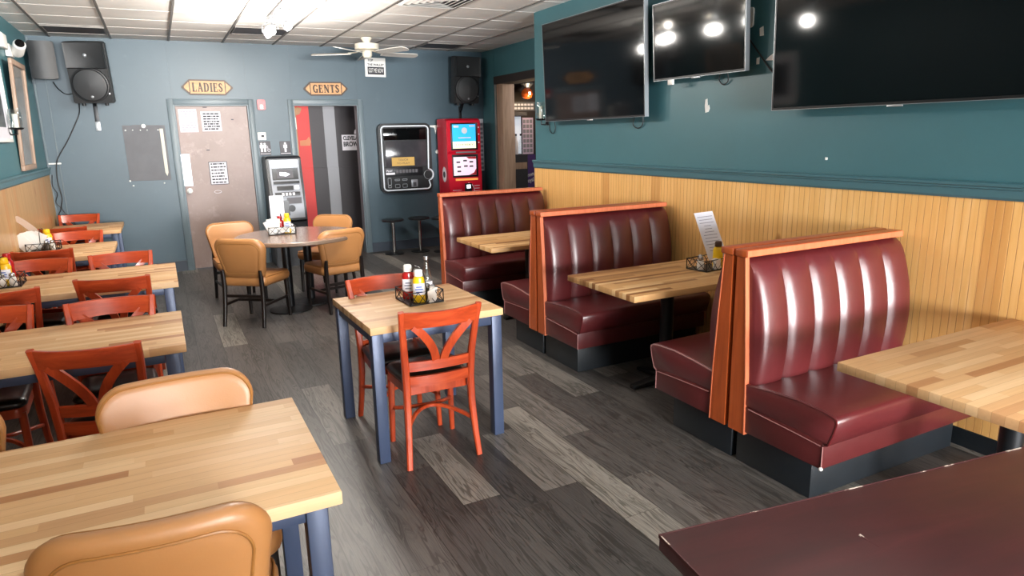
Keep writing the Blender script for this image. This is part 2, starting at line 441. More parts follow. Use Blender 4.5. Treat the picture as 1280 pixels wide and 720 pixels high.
# floor: boards along Y, each with its own tone
def make_floor():
    bm = new(); uv = bm.loops.layers.uv.new('UVMap'); ca = bm.loops.layers.float_color.new('tone')
    W = 0.1955; x0 = 0.10 - W*8
    fixed = {13: [(-8.7, 2.66, 0.22), (2.66, 3.45, 0.86), (3.45, 4.6, 0.10)],       # x 1.08
             14: [(-8.7, 1.3, 0.12), (1.3, 2.5, 0.16), (2.5, 3.7, 0.06), (3.7, 4.9, 0.3)],
             15: [(-8.7, 1.4, 0.3), (1.4, 2.58, 0.14), (2.58, 3.3, 0.68), (3.3, 4.5, 0.14)],
             16: [(-8.7, 0.9, 0.4), (0.9, 2.2, 0.85), (2.2, 3.57, 0.9), (3.57, 4.75, 0.42)],
             17: [(-8.7, 1.2, 0.2), (1.2, 2.5, 0.52), (2.5, 3.05, 0.30), (3.05, 4.2, 0.62), (4.2, 5.4, 0.5)],
             18: [(-8.7, 1.6, 0.2), (1.6, 2.95, 0.20), (2.95, 4.05, 0.20), (4.05, 5.2, 0.62)],
             19: [(-8.7, 2.36, 0.16), (2.36, 3.52, 0.18), (3.52, 4.7, 0.66)],
             12: [(-8.7, 1.9, 0.35), (1.9, 3.1, 0.12), (3.1, 4.3, 0.44)],
             11: [(-8.7, 2.3, 0.30), (2.3, 3.6, 0.34), (3.6, 4.6, 0.62)],
             10: [(-8.7, 2.0, 0.6), (2.0, 3.2, 0.42), (3.2, 4.4, 0.36)]}
    rnd = random.Random(11); nb = 44
    for i in range(nb):
        xa, xb = x0+i*W, x0+(i+1)*W
        if xa > 7.4: break
        segs = list(fixed.get(i, []))
        y = segs[-1][1] if segs else -8.7 - rnd.random()*1.2
        while y < 13.0:
            L = rnd.choice((1.2, 1.2, 1.05, 0.8)); t = rnd.random()
            segs.append((y, y+L, (0.08+0.5*t) if t < 0.8 else 0.62+0.2*rnd.random())); y += L
        for ya, yb, t in segs:
            r = rnd.random(); sh = rnd.random()*20
            f = quad(bm, ((xa, ya, 0), (xb, ya, 0), (xb, yb-0.002, 0), (xa, yb-0.002, 0)))
            for l, (u, v) in zip(f.loops, ((0, 0), (0, 1), (1, 1), (1, 0))):
                l[uv].uv = (sh + u*(yb-ya), v); l[ca] = (t, r, 0.5, 1)
    bx(bm, x0, 8, -8.8, 13, -0.1, -0.004)
    return struct('floor', bm, M['floor'])
fl = make_floor()

# ceiling tiles and the tee-bar grid
bm = new(); bx(bm, XL-0.15, 7.6, YF-0.15, 13, ZC+0.012, ZC+0.15); ceil = struct('ceiling', bm, M['tile'])
bm = new(); xs = [-0.958+0.625*k for k in range(-1, 14)]
ys = [9.50-0.59*k for k in range(0, 32)]
for x in xs: bx(bm, x-0.011, x+0.011, YF, YB, ZC+0.004, ZC+0.02)
struct('ceiling_grid', bm, M['tbar_g'], ceil)  # long bars greyed to stand in for shade and gaps along them
bm = new()
for y in ys: bx(bm, XL, 7.0, y-0.006, y+0.006, ZC+0.010, ZC+0.02)
struct('ceiling_grid', bm, M['tbar_w'], ceil)

# right wall
bm = new(); bx(bm, XW, XW+0.17, YF, YE, 0, ZC+0.02); wr = struct('wall_right', bm, M['teal'])
def chips(name, pts2d, cx, cz):
    bm = new(); prism(bm, [(cx+a, cz+b) for a, b in pts2d], lambda a, b: (XW+0.002, a, b), lambda a, b: (XW-0.003, a, b))
    o = struct(name, bm, M['plaster'], wr)
chips('bare_patch', [(-.02, -.045), (.012, -.05), (.02, 0), (.016, .045), (-.002, .05), (-.008, .0), (-.022, .005), (-.03, -.02)][::-1], 3.945, 1.87)
chips('bare_patch', [(-.018, -.03), (.015, -.03), (.02, .02), (-.01, .03)], 3.455, 2.33)
chips('bare_patch', [(-.05, -.02), (.05, -.012), (.02, .01), (-.02, .03), (-.05, .02)], 3.36, 2.15)
chips('bare_patch', [(-.012, -.03), (.012, -.03), (.012, .01), (-.012, .015)], 3.475, 2.15)
chips('bare_patch', [(-.008, -.008), (.008, -.008), (.008, .008), (-.008, .008)], 2.88, 1.505)
# bead-board wainscot: boards with real grooves
bm = new(); p = 0.0393; y = YF; prev = None; prof = []
while y < YE:
    prof += [(y, XW-0.012), (y+p-0.0036, XW-0.012), (y+p-0.0018, XW-0.0100)]; y += p
prof = [q for q in prof if q[0] < YE] + [(YE, XW-0.012)]
for (ya, xa), (yb, xb) in zip(prof[:-1], prof[1:]): 
    f_ = quad(bm, ((xa, ya, 0.0), (xb, yb, 0.0), (xb, yb, 1.335), (xa, ya, 1.335)))
    if abs(xa-xb) > 1e-4: f_.material_index = 1
bx(bm, XW-0.012, XW+0.05, YE-0.004, YE+0.012, 0, 1.335)
struct('wainscot', bm, [M['pine'], M['pine_groove']], wr)
def rail_poly(z0, z1):
    return [(0, z0), (0.020, z0), (0.026, z0+0.012), (0.026, z0+0.050), (0.034, z0+0.054), (0.034, z1-0.024), (0.042, z1-0.018), (0.042, z1-0.006), (0.034, z1), (0, z1)]
bm = new(); prism(bm, rail_poly(1.326, 1.412), lambda d, z: (XW-d, YF, z), lambda d, z: (XW-d, YE+0.012, z)); o = struct('trim_1', bm, M['teal_trim'])

bm = new(); bx(bm, XW-0.020, XW-0.0125, YF, YE, 0, 0.10, 0.002); struct('baseboard_right', bm, M['toe'])
# return wall and the wall with the opening to the bar room
bm = new(); bx(bm, XW+0.172, XB+0.14, YE-0.17, YE, 0, ZC+0.02); struct('wall_return', bm, M['teal'])
bm = new(); bx(bm, XB, XB+0.14, 9.46, YB, 0, ZC+0.02); bx(bm, XB, XB+0.14, YE+0.002, 9.458, 2.53, ZC+0.02); wbr = struct('wall_bar', bm, M['teal'])
bm = new(); bx(bm, XB-0.008, XB+0.012, 9.448, 9.468, 0, 2.53); struct('corner_strip', bm, M['silver'], wbr)

# back wall with two door openings
bm = new(); T = YB+0.15
for a, b, z0 in ((XL-0.15, 0.251, 0), (0.2515, 1.1535, 2.152), (1.154, 1.733, 0), (1.7335, 2.6325, 2.152), (2.633, XB+0.14, 0)):
    bx(bm, a, b, YB, T, z0, ZC+0.02)
wbk = struct('wall_back', bm, M['teal_back'])
for (a, b) in ((XL, 0.18), (1.224, 1.66), (2.704, XB)):
    bm = new(); bx(bm, a, b, YB-0.012, YB, 0, 0.125); bx(bm, a, b, YB-0.016, YB, 0.125, 0.14, 0.003); struct('baseboard_back', bm, M['base_blue'])

def door_frame(x0, x1, zt, root):
    bm = new()
    for a, b in ((x0-0.07, x0), (x1, x1+0.07)):
        bx(bm, a, b, YB-0.022, YB+0.002, 0, zt+0.07, 0.004); 
    bx(bm, x0+0.0005, x1-0.0005, YB-0.022, YB+0.002, zt, zt+0.07, 0.004)
    for a, b in ((x0, x0+0.016), (x1-0.016, x1)): bx(bm, a, b, YB+0.002, YB+0.148, 0, zt)
    bx(bm, x0+0.016, x1-0.016, YB+0.002, YB+0.148, zt-0.016, zt)
    o = obj('door_frame', bm, M['frame_paint'], root); return o
bm = new(); bx(bm, 0.271, 1.134, YB+0.03, YB+0.075, 0.012, 2.132, 0.004)
d1 = struct('door_1', bm, M['door'])
door_frame(0.251, 1.154, 2.15, d1)
bm = new(); lathe(bm, [(0.0, 0.0), (0.034, 0.0), (0.036, 0.006), (0.02, 0.016), (0.014, 0.03), (0.028, 0.042), (0.030, 0.055), (0.018, 0.066), (0, 0.068)], (0, 0, 0), 18, Matrix.Translation((0.322, YB+0.03, 1.05)) @ Matrix.Rotation(R(90), 4, 'X'), False, False)
obj('handle', bm, M['white'], d1)
bm = new(); tube(bm, [(0.66+0.045*math.cos(a/14*2*PI), YB+0.028, 1.02+0.018*math.sin(a/14*2*PI)) for a in range(14)], 0.003, 5, True); obj('chalk_mark', bm, M['label_w'], d1)
bm = new()
for x, z, w in ((0.62, 2.118, 0.05), (0.60, 1.57, 0.04), (0.94, 1.96, 0.03)): bx(bm, x-w/2, x+w/2, YB+0.026, YB+0.031, z-0.006, z+0.006)
obj('screw_plate', bm, M['ink'], d1)

bm = new(); bx(bm, 1.752, 1.795, YB+0.17, YB+1.02, 0.012, 2.13, 0.004); d2 = struct('door_2', bm, M['tan_dark'])
door_frame(1.733, 2.633, 2.15, d2)
bm = new(); bx(bm, 1.7495, 1.762, YB+0.02, YB+0.05, 1.82, 1.98, 0.003); obj('hinge', bm, M['white'], d2)

# hall behind the gents opening: painted stripes with a ledge
YH = 11.08
bm = new(); bx(bm, 1.35, 2.17, YH, YH+0.1, 0, 2.6); bx(bm, 2.1702, 2.39, YH, YH+0.1, 0, 2.6); bx(bm, 2.3902, 2.57, YH, YH+0.1, 0, 2.6); bx(bm, 2.5702, 3.4, YH, YH+0.1, 0, 2.6)
def stripe(f):
    x = f.calc_center_median().x
    f.material_index = 0 if x < 2.1701 else 1 if x < 2.3901 else 2 if x < 2.5701 else 1
for f in bm.faces: stripe(f)
wh = struct('wall_hall', bm, [M['stripe_red'], M['stripe_blk'], M['stripe_grey']])
bm = new()
for a, b in ((1.35, 2.17), (2.1702, 2.39), (2.3902, 2.57), (2.5702, 3.4)): bx(bm, a, b, YH-0.016, YH, 0, 1.235, 0.003)
for f in bm.faces: stripe(f)
struct('hall_dado', bm, [M['stripe_red'], M['stripe_blk'], M['stripe_grey']], wh)
bm = new(); bx(bm, 1.25, 1.35, T, YH, 0, 2.6); bx(bm, 3.4, 3.5, T, YH, 0, 2.6); bx(bm, 1.25, 3.5, T, YH+0.1, 2.6, 2.7); struct('wall_hall_side', bm, M['stripe_grey'])

# left wall, its rail and plywood wainscot
bm = new(); bx(bm, XL-0.15, XL, YF, YB-0.0005, 0, ZC+0.02); wl = struct('wall_left', bm, M['teal'])
bm = new(); bx(bm, XL, XL+0.012, YF, YB-0.02, 0, 1.345); struct('wainscot', bm, M['ply'], wl)
bm = new(); prism(bm, rail_poly(1.335, 1.42), lambda d, z: (XL+d, YF, z), lambda d, z: (XL+d, YB-0.002, z)); struct('trim_2', bm, M['teal_trim'])

# front wall behind the camera: two wide shop windows
bm = new(); WZ0, WZ1 = 0.55, 2.60; wins = ((-0.95, 1.20), (1.45, 3.50))
Y0, Y1 = YF-0.15, YF
bx(bm, XL-0.15, 3.86, Y0, Y1, 0, WZ0); bx(bm, XL-0.15, 3.86, Y0, Y1, WZ1, ZC+0.02)
for a, b in ((XL-0.15, -0.95), (1.20, 1.45), (3.50, 3.86)): bx(bm, a, b, Y0, Y1, WZ0+0.0005, WZ1-0.0005)
struct('wall_front', bm, M['teal'])
for i, (a, b) in enumerate(wins):
    bm = new()
    for u, v in ((a, a+0.05), (b-0.05, b), ((a+b)/2-0.025, (a+b)/2+0.025)): bx(bm, u, v, Y0+0.04, Y1-0.03, WZ0, WZ1)
    for u, v in ((WZ0, WZ0+0.05), (WZ1-0.05, WZ1)): bx(bm, a+0.05, b-0.05, Y0+0.04, Y1-0.03, u, v)
    struct('window_%d' % (i+1), bm, M['frame_paint'])

# unseen half-height partition added to block window light from the near chair
bm = new(); bx(bm, XL+0.0005, 0.55, -1.45, -1.30, 0, 1.36); bx(bm, XL+0.0005, 0.58, -1.48, -1.27, 1.3605, 1.40, 0.006); struct('partition_light_block', bm, M['pine'])

# bar room seen through the opening
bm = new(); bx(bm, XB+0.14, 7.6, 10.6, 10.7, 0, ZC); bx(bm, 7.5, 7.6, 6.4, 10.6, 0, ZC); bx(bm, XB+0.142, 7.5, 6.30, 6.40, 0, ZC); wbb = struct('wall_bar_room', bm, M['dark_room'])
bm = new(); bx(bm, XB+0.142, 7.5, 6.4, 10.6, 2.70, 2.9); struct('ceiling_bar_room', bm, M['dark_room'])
bm = new(); bx(bm, 4.64, 4.84, 9.25, 9.45, 0, 2.42, 0.006); tag(obj('wooden_post', bm, M['weathered']), 'weathered square wooden post in the opening to the dark bar room', 'post')
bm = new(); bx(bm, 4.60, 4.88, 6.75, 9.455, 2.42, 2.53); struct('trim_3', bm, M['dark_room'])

# ------------------------------------------------------------------ light
def area(name, loc, rot, sx, sy, power, col, spread=180):
    l = bpy.data.lights.new(name, 'AREA'); l.shape = 'RECTANGLE'; l.size = sx; l.size_y = sy; l.energy = power; l.color = col; l.spread = R(spread)
    o = bpy.data.objects.new(name, l); C.objects.link(o); o.location = loc; o.rotation_euler = rot; return o
for i, (a, b) in enumerate(wins):
    area('window_daylight', ((a+b)/2, YF-0.13, (WZ0+WZ1)/2), (R(90), 0, 0), b-a-0.06, WZ1-WZ0-0.06, WIN_W, (0.90, 0.95, 1.0))
for i, (a, b) in enumerate(wins):
    area('added_window_uplight', ((a+b)/2, YF-0.62, 1.50), (R(90+UPLIGHT_TILT), 0, 0), b-a, 1.9, UPLIGHT_W, (1.0, 0.97, 0.93), 120)  # added uplight outside each window, brightens the ceiling
def spot(name, loc, target, power, col, size=75, blend=0.6, rad=0.03):
    l = bpy.data.lights.new(name, 'SPOT'); l.energy = power; l.color = col; l.spot_size = R(size); l.spot_blend = blend; l.shadow_soft_size = rad
    o = bpy.data.objects.new(name, l); C.objects.link(o); o.location = loc
    o.rotation_euler = (Vector(target)-Vector(loc)).to_track_quat('-Z', 'Y').to_euler(); return o
w = bpy.data.worlds.new('world'); SC.world = w; w.use_nodes = True
w.node_tree.nodes['Background'].inputs[0].default_value = (0.55, 0.62, 0.72, 1); w.node_tree.nodes['Background'].inputs[1].default_value = 0.6
SC.view_settings.view_transform = 'Standard'; SC.view_settings.look = 'None'; SC.view_settings.gamma = 1.0
SC.view_settings.use_curve_mapping = False; SC.view_settings.exposure = EXPOSURE
SC.cycles.max_bounces = 10; SC.cycles.diffuse_bounces = 6; SC.cycles.glossy_bounces = 4; SC.cycles.sample_clamp_indirect = 6.0
SC.cycles.use_denoising = True
SC.cycles.caustics_reflective = False; SC.cycles.caustics_refractive = False
# ------------------------------------------------------------------ tables
def leg_table(x0, x1, y0, y1, label, group=None, rot=0.0, mt='butcher', name='dining_table', inset=0.035):
    cx, cy = (x0+x1)/2, (y0+y1)/2; lx, ly = (x1-x0)/2, (y1-y0)/2
    t = thing(name, label, 'table', (cx, cy, 0), rot, group)
    bm = new(); bx(bm, -lx, lx, -ly, ly, 0.715, 0.755, 0.004, 2); obj('tabletop', bm, M[mt], t)
    h = 0.030
    for sx in (-1, 1):
        for sy in (-1, 1):
            bm = new(); px, py = sx*(lx-inset-h), sy*(ly-inset-h)
            bx(bm, px-h, px+h, py-h, py+h, 0.0, 0.714, 0.004); obj('leg', bm, M['steel_blue'], t)
    bm = new(); a, b = lx-inset-2*h-0.001, ly-inset-0.008
    for s in (-1, 1):
        bx(bm, -a, a, s*b-0.012 if s > 0 else s*b-0.0, s*b+0.0 if s > 0 else s*b+0.012, 0.664, 0.713, 0.002)
    a2 = ly-inset-2*h-0.001; b2 = lx-inset-0.008
    for s in (-1, 1):
        bx(bm, s*b2-(0.012 if s > 0 else 0), s*b2+(0 if s > 0 else 0.012), -a2, a2, 0.664, 0.713, 0.002)
    obj('apron', bm, M['steel_blue'], t)
    return t
leg_table(-0.87, 0.337, 1.709, 2.491, 'large butcher-block table in front, its top cut off by the lower edge, tan chairs around')
leg_table(-1.17, 0.010, 3.448, 4.184, 'butcher-block table on blue legs, second of the row, behind the table with tan chairs')
leg_table(-1.17, 0.020, 5.09, 5.935, 'butcher-block table by the left wall carrying red ketchup in a wire caddy')
leg_table(-1.17, -0.455, 6.74, 7.61, 'short butcher-block table carrying the fanned white napkins by the left wall')
leg_table(-1.17, -0.465, 8.58, 9.44, 'short bare butcher-block table nearest the back corner under the grey speaker')
leg_table(0.836, 1.596, 3.243, 4.005, 'square butcher-block table standing alone in the middle of the floor', rot=R(1.2), inset=0.008)

def booth_table(x0, x1, y0, y1, px, label, mt='butcher_b'):
    cx, cy = (x0+x1)/2, (y0+y1)/2
    t = thing('booth_table', label, 'table', (cx, cy, 0), 0, 'butcher-block booth tables')
    bm = new(); bx(bm, x0-cx, x1-cx, y0-cy, y1-cy, 0.715, 0.755, 0.005, 2); obj('tabletop', bm, M[mt], t)
    bm = new(); cyl(bm, (px-cx, 0, 0.035), (px-cx, 0, 0.70), 0.045, 20); obj('column', bm, M['black_metal'], t)
    bm = new(); bx(bm, px-cx-0.2, px-cx+0.2, -0.03, 0.03, 0.700, 0.714, 0.003); bx(bm, px-cx-0.03, px-cx+0.03, -0.2, 0.2, 0.700, 0.714, 0.003); obj('mounting_plate', bm, M['black_metal'], t)
    bm = new()
    for a in (0, 90, 180, 270):
        Mx = Matrix.Translation((px-cx, 0, 0)) @ Matrix.Rotation(R(a), 4, 'Z')
        pts = [Mx @ Vector(p) for p in ((0.02, 0, 0.035), (0.14, 0, 0.030), (0.28, 0, 0.016))]
        sweep(bm, pts, [0.075, 0.062, 0.05], [0.05, 0.04, 0.028], Mx.to_3x3() @ Vector((0, 1, 0)))
    lathe(bm, [(0.075, 0.02), (0.07, 0.05), (0.05, 0.075)], (px-cx, 0, 0), 18)
    obj('base', bm, M['iron'], t)
    return t
booth_table(2.38, 3.655, 0.97, 1.731, 3.00, 'butcher-block booth table nearest the camera, end grain showing, beside the dark red table', 'butcher')
booth_table(2.37, 3.60, 3.07, 3.805, 2.93, 'butcher-block booth table with the wire caddy and the paper menu on it')
booth_table(2.405, 3.60, 5.07, 5.83, 2.98, 'bare butcher-block booth table farthest back, in front of the last booth seat')

# the dark red table at the lower right
t = thing('red_table', 'dark burgundy painted table with chipped edges in the lower right corner', 'table', (1.52, 0.66, 0), R(-8.1))
bm = new(); bx(bm, -0.625, 0.625, -0.38, 0.38, 0.715, 0.757, 0.004); obj('tabletop', bm, M['red_table'], t)
bm = new(); L_ = [[bm.verts.new(p) for p in ((x, y, 0.7572), (x, y, 0.7578), (x2, y2, 0.7578), (x2, y2, 0.748))] for x, y, x2, y2 in ((-0.622, -0.38, -0.6256, -0.38), (-0.622, 0.377, -0.6256, 0.3806), (0.625, 0.377, 0.625, 0.3806))]
loop_faces(bm, L_, True, True, True); obj('chipped_edge', bm, M['chip'], t, 0)
bm = new(); tube(bm, [(-0.189, 0.206, 0.7570), (-0.188, 0.197, 0.7570), (-0.1865, 0.185, 0.7570), (-0.1835, 0.155, 0.7570)], [0.0045, 0.004, 0.0012, 0.0010], 6); obj('scratch', bm, M['chip'], t)
bm = new(); cyl(bm, (0, 0, 0.035), (0, 0, 0.71), 0.045, 18); obj('column', bm, M['black_metal'], t)
bm = new()
for a in (0, 90, 180, 270):
    Mx = Matrix.Rotation(R(a), 4, 'Z'); sweep(bm, [Mx @ Vector(p) for p in ((0.02, 0, 0.035), (0.15, 0, 0.03), (0.30, 0, 0.016))], [0.075, 0.06, 0.05], [0.05, 0.04, 0.028], Mx.to_3x3() @ Vector((0, 1, 0)))
obj('base', bm, M['iron'], t)

# round table
t = thing('round_table', 'round brown laminate table with four tan chairs near the restroom doors', 'table', (1.15, 7.0, 0))
bm = new(); lathe(bm, [(0.0, 0.755), (0.585, 0.755), (0.592, 0.751)], (0, 0, 0), 64, None, False, False); obj('tabletop', bm, M['rt_top'], t)
bm = new(); lathe(bm, [(0.592, 0.751), (0.596, 0.745), (0.596, 0.722), (0.588, 0.715), (0.0, 0.715)], (0, 0, 0), 64, None, False, False); obj('table_edge', bm, M['rt_edge'], t)
for q in ((-0.13, -0.05), (0.12, 0.18)):
    bm = new(); cyl(bm, (q[0], q[1], 0.03), (q[0], q[1], 0.714), 0.042, 20); obj('column', bm, M['black_metal'], t)
    bm = new(); lathe(bm, [(0.0, 0.0), (0.21, 0.0), (0.21, 0.012), (0.14, 0.026), (0.06, 0.04), (0.0, 0.04)], (q[0], q[1], 0), 28, None, False, False); obj('base', bm, M['iron'], t)

# ------------------------------------------------------------------ red wooden chairs (front towards +Y)
def red_chair(label, loc, rot, group):
    t = thing('dining_chair', label, 'chair', loc, rot, group)
    wd = M['cherry']
    def post(s):
        return [(s*0.196, -0.232, 0.0), (s*0.186, -0.210, 0.14), (s*0.178, -0.192, 0.30), (s*0.176, -0.188, 0.45), (s*0.183, -0.205, 0.60), (s*0.196, -0.240, 0.765), (s*0.205, -0.270, 0.860)]
    for s in (-1, 1):
        bm = new(); sweep(bm, post(s), [0.030, 0.032, 0.036, 0.038, 0.036, 0.034, 0.030], [0.026, 0.030, 0.036, 0.038, 0.032, 0.028, 0.024]); obj('leg', bm, wd, t)
    for s in (-1, 1):
        bm = new(); sweep(bm, [(s*0.180, 0.150, 0.0), (s*0.176, 0.143, 0.2), (s*0.172, 0.136, 0.405)], [0.026, 0.031, 0.036], [0.026, 0.031, 0.036]); obj('leg', bm, wd, t)
    # top rail: a bent board between the posts
    bm = new(); n = 18; loops = []
    for i in range(n+1):
        u = -1+2*i/n; x = 0.193*u; bow = -0.052*(1-u*u)
        zt = 0.859; zb = 0.768 + 0.006*(1-u*u)
        def yy(z): return -0.242 - (z-0.76)*0.31 + bow
        th = 0.011
        loops.append([bm.verts.new((x, yy(z)+d, z)) for z, d in ((zb, -th), (zb, th), (zt-0.003, th), (zt, th-0.004), (zt, -th+0.004), (zt-0.003, -th))])
    loop_faces(bm, loops, True, True, True); obj('top_rail', bm, M['cherry_rail'], t)
    # lower rails
    for z0, z1, b, nm in ((0.525, 0.575, -0.018, 'lower_rail'), (0.440, 0.495, -0.022, 'lower_rail')):
        bm = new(); loops = []
        for i in range(n+1):
            u = -1+2*i/n; x = 0.168*u; bow = b*(1-u*u); yo = -0.196 if z0 > 0.5 else -0.189
            loops.append([bm.verts.new((x, yo+bow+d, z)) for z, d in ((z0, -.010), (z0, .010), (z1, .010), (z1, -.010))])
        loop_faces(bm, loops, True, True, True); obj(nm, bm, M['cherry_rail'], t)
    # V splat
    for s in (-1, 1):
        pts = []
        for i in range(11):
            u = i/10; z = 0.570 + u*0.213; x = s*(0.022 + 0.108*u**1.9 + 0.018*u); xx = abs(x)/0.193
            y = -0.213 - 0.005*u - (z-0.57)*0.19 - 0.040*u*(1-xx*xx)
            pts.append((x, y, z))
        bm = new(); loops = []
        for i, p in enumerate(pts):
            q0 = Vector(pts[max(i-1, 0)]); q1 = Vector(pts[min(i+1, 10)]); tg = (q1-q0).normalized()
            sd = Vector((tg.z, 0, -tg.x)).normalized(); hw = 0.021; p = Vector(p); o2 = Vector((0, 0.009, 0))
            loops.append([bm.verts.new(p+sd*a+o2*b) for a, b in ((-hw, -1), (hw, -1), (hw, 1), (-hw, 1))])
        loop_faces(bm, loops, True, True, True); obj('splat', bm, wd, t)
    # seat ring and cushion
    ol = []
    for x, y, r in ((0.192, 0.165, 0.05), (-0.192, 0.165, 0.05), (-0.172, -0.172, 0.03), (0.172, -0.172, 0.03)):
        sx, sy = (1 if x > 0 else -1), (1 if y > 0 else -1); a0 = {(1, 1): 0, (-1, 1): 90, (-1, -1): 180, (1, -1): 270}[(sx, sy)]
        for k in range(6):
            a = R(a0+18*k); ol.append((x-sx*r+r*math.cos(a), y-sy*r+r*math.sin(a)))
    bm = new(); prism(bm, ol, lambda x, y: (x, y, 0.385), lambda x, y: (x, y, 0.432)); obj('seat_frame', bm, wd, t, 50)
    bm = new(); pad(bm, ol, [(0.006, 0.433), (-0.004, 0.440), (-0.006, 0.452), (0.002, 0.468), (0.02, 0.477), (0.07, 0.482), (0.13, 0.484)], lambda x, z, d: (x, z, d)); obj('seat', bm, M['black_vinyl'], t, 60)
    # two bent stretchers meeting in the middle
    bm = new(); sweep(bm, arc((-0.178, -0.188, 0.205), (0.178, -0.188, 0.205), (0, 0.185, 0.035), 16), 0.020, 0.022, (0, 0, 1)); obj('stretcher', bm, wd, t)
    bm = new(); sweep(bm, arc((-0.172, 0.140, 0.205), (0.172, 0.140, 0.205), (0, -0.125, 0.035), 16), 0.020, 0.022, (0, 0, 1)); obj('stretcher', bm, wd, t)
    return t
def chair_at(px, py, face, back=0.268):
    """root location so that the chair's top back stands over (px, py); face = heading of its front, degrees from +Y"""
    a = R(face); return (px - back*math.sin(a), py + back*math.cos(a), 0), a
G1, G2 = 'red wooden chairs along the left row of tables', 'red wooden chairs at the middle table'
loc, a = chair_at(1.163, 3.065, -2)
rc = red_chair('red wooden chair seen whole from behind, tucked under the middle square table', loc, a, G2)
for px, py, fc, lb, g in (
    (1.125, 3.975, 181, 'red wooden chair on the far side of the middle square table, mostly hidden by it', G2),
    (-0.375, 3.265, -14, 'red wooden chair with its V back in full view, behind the pale-backed tan chair', G1),
    (-0.330, 4.205, 180, 'red wooden chair on the far side of the second table, nearer the aisle', G1),
    (-0.910, 4.310, 178, 'red wooden chair beyond the second table, cut off by the left photo edge', G1),
    (-0.355, 4.905, -9, 'red wooden chair at the aisle end of the third table, its back towards the camera', G1),
    (-0.945, 4.800, 8, 'red wooden chair at the wall end of the third table, just below the ketchup caddy', G1),
    (-0.350, 5.985, 182, 'red wooden chair alone at the aisle end of the far side of the third table', G1),
    (-0.880, 5.990, 172, 'red wooden chair at the far side of the third table, right of the yellow mustard', G1),
    (-0.930, 6.540, -6, 'red wooden chair with its back to the camera, just below the white napkins', G1),
    (-0.790, 7.740, 178, 'red wooden chair just behind the napkin caddy, on the far side of its table', G1),
    (-0.960, 8.200, -4, 'red wooden chair with dull brown back, near side of the last bare table', G1),
    (-0.930, 9.600, 172, 'red wooden chair in the back corner against the blue wall below the cables', G1)):
    loc, a = chair_at(px, py, fc); dup(rc, loc, a, lb, g)

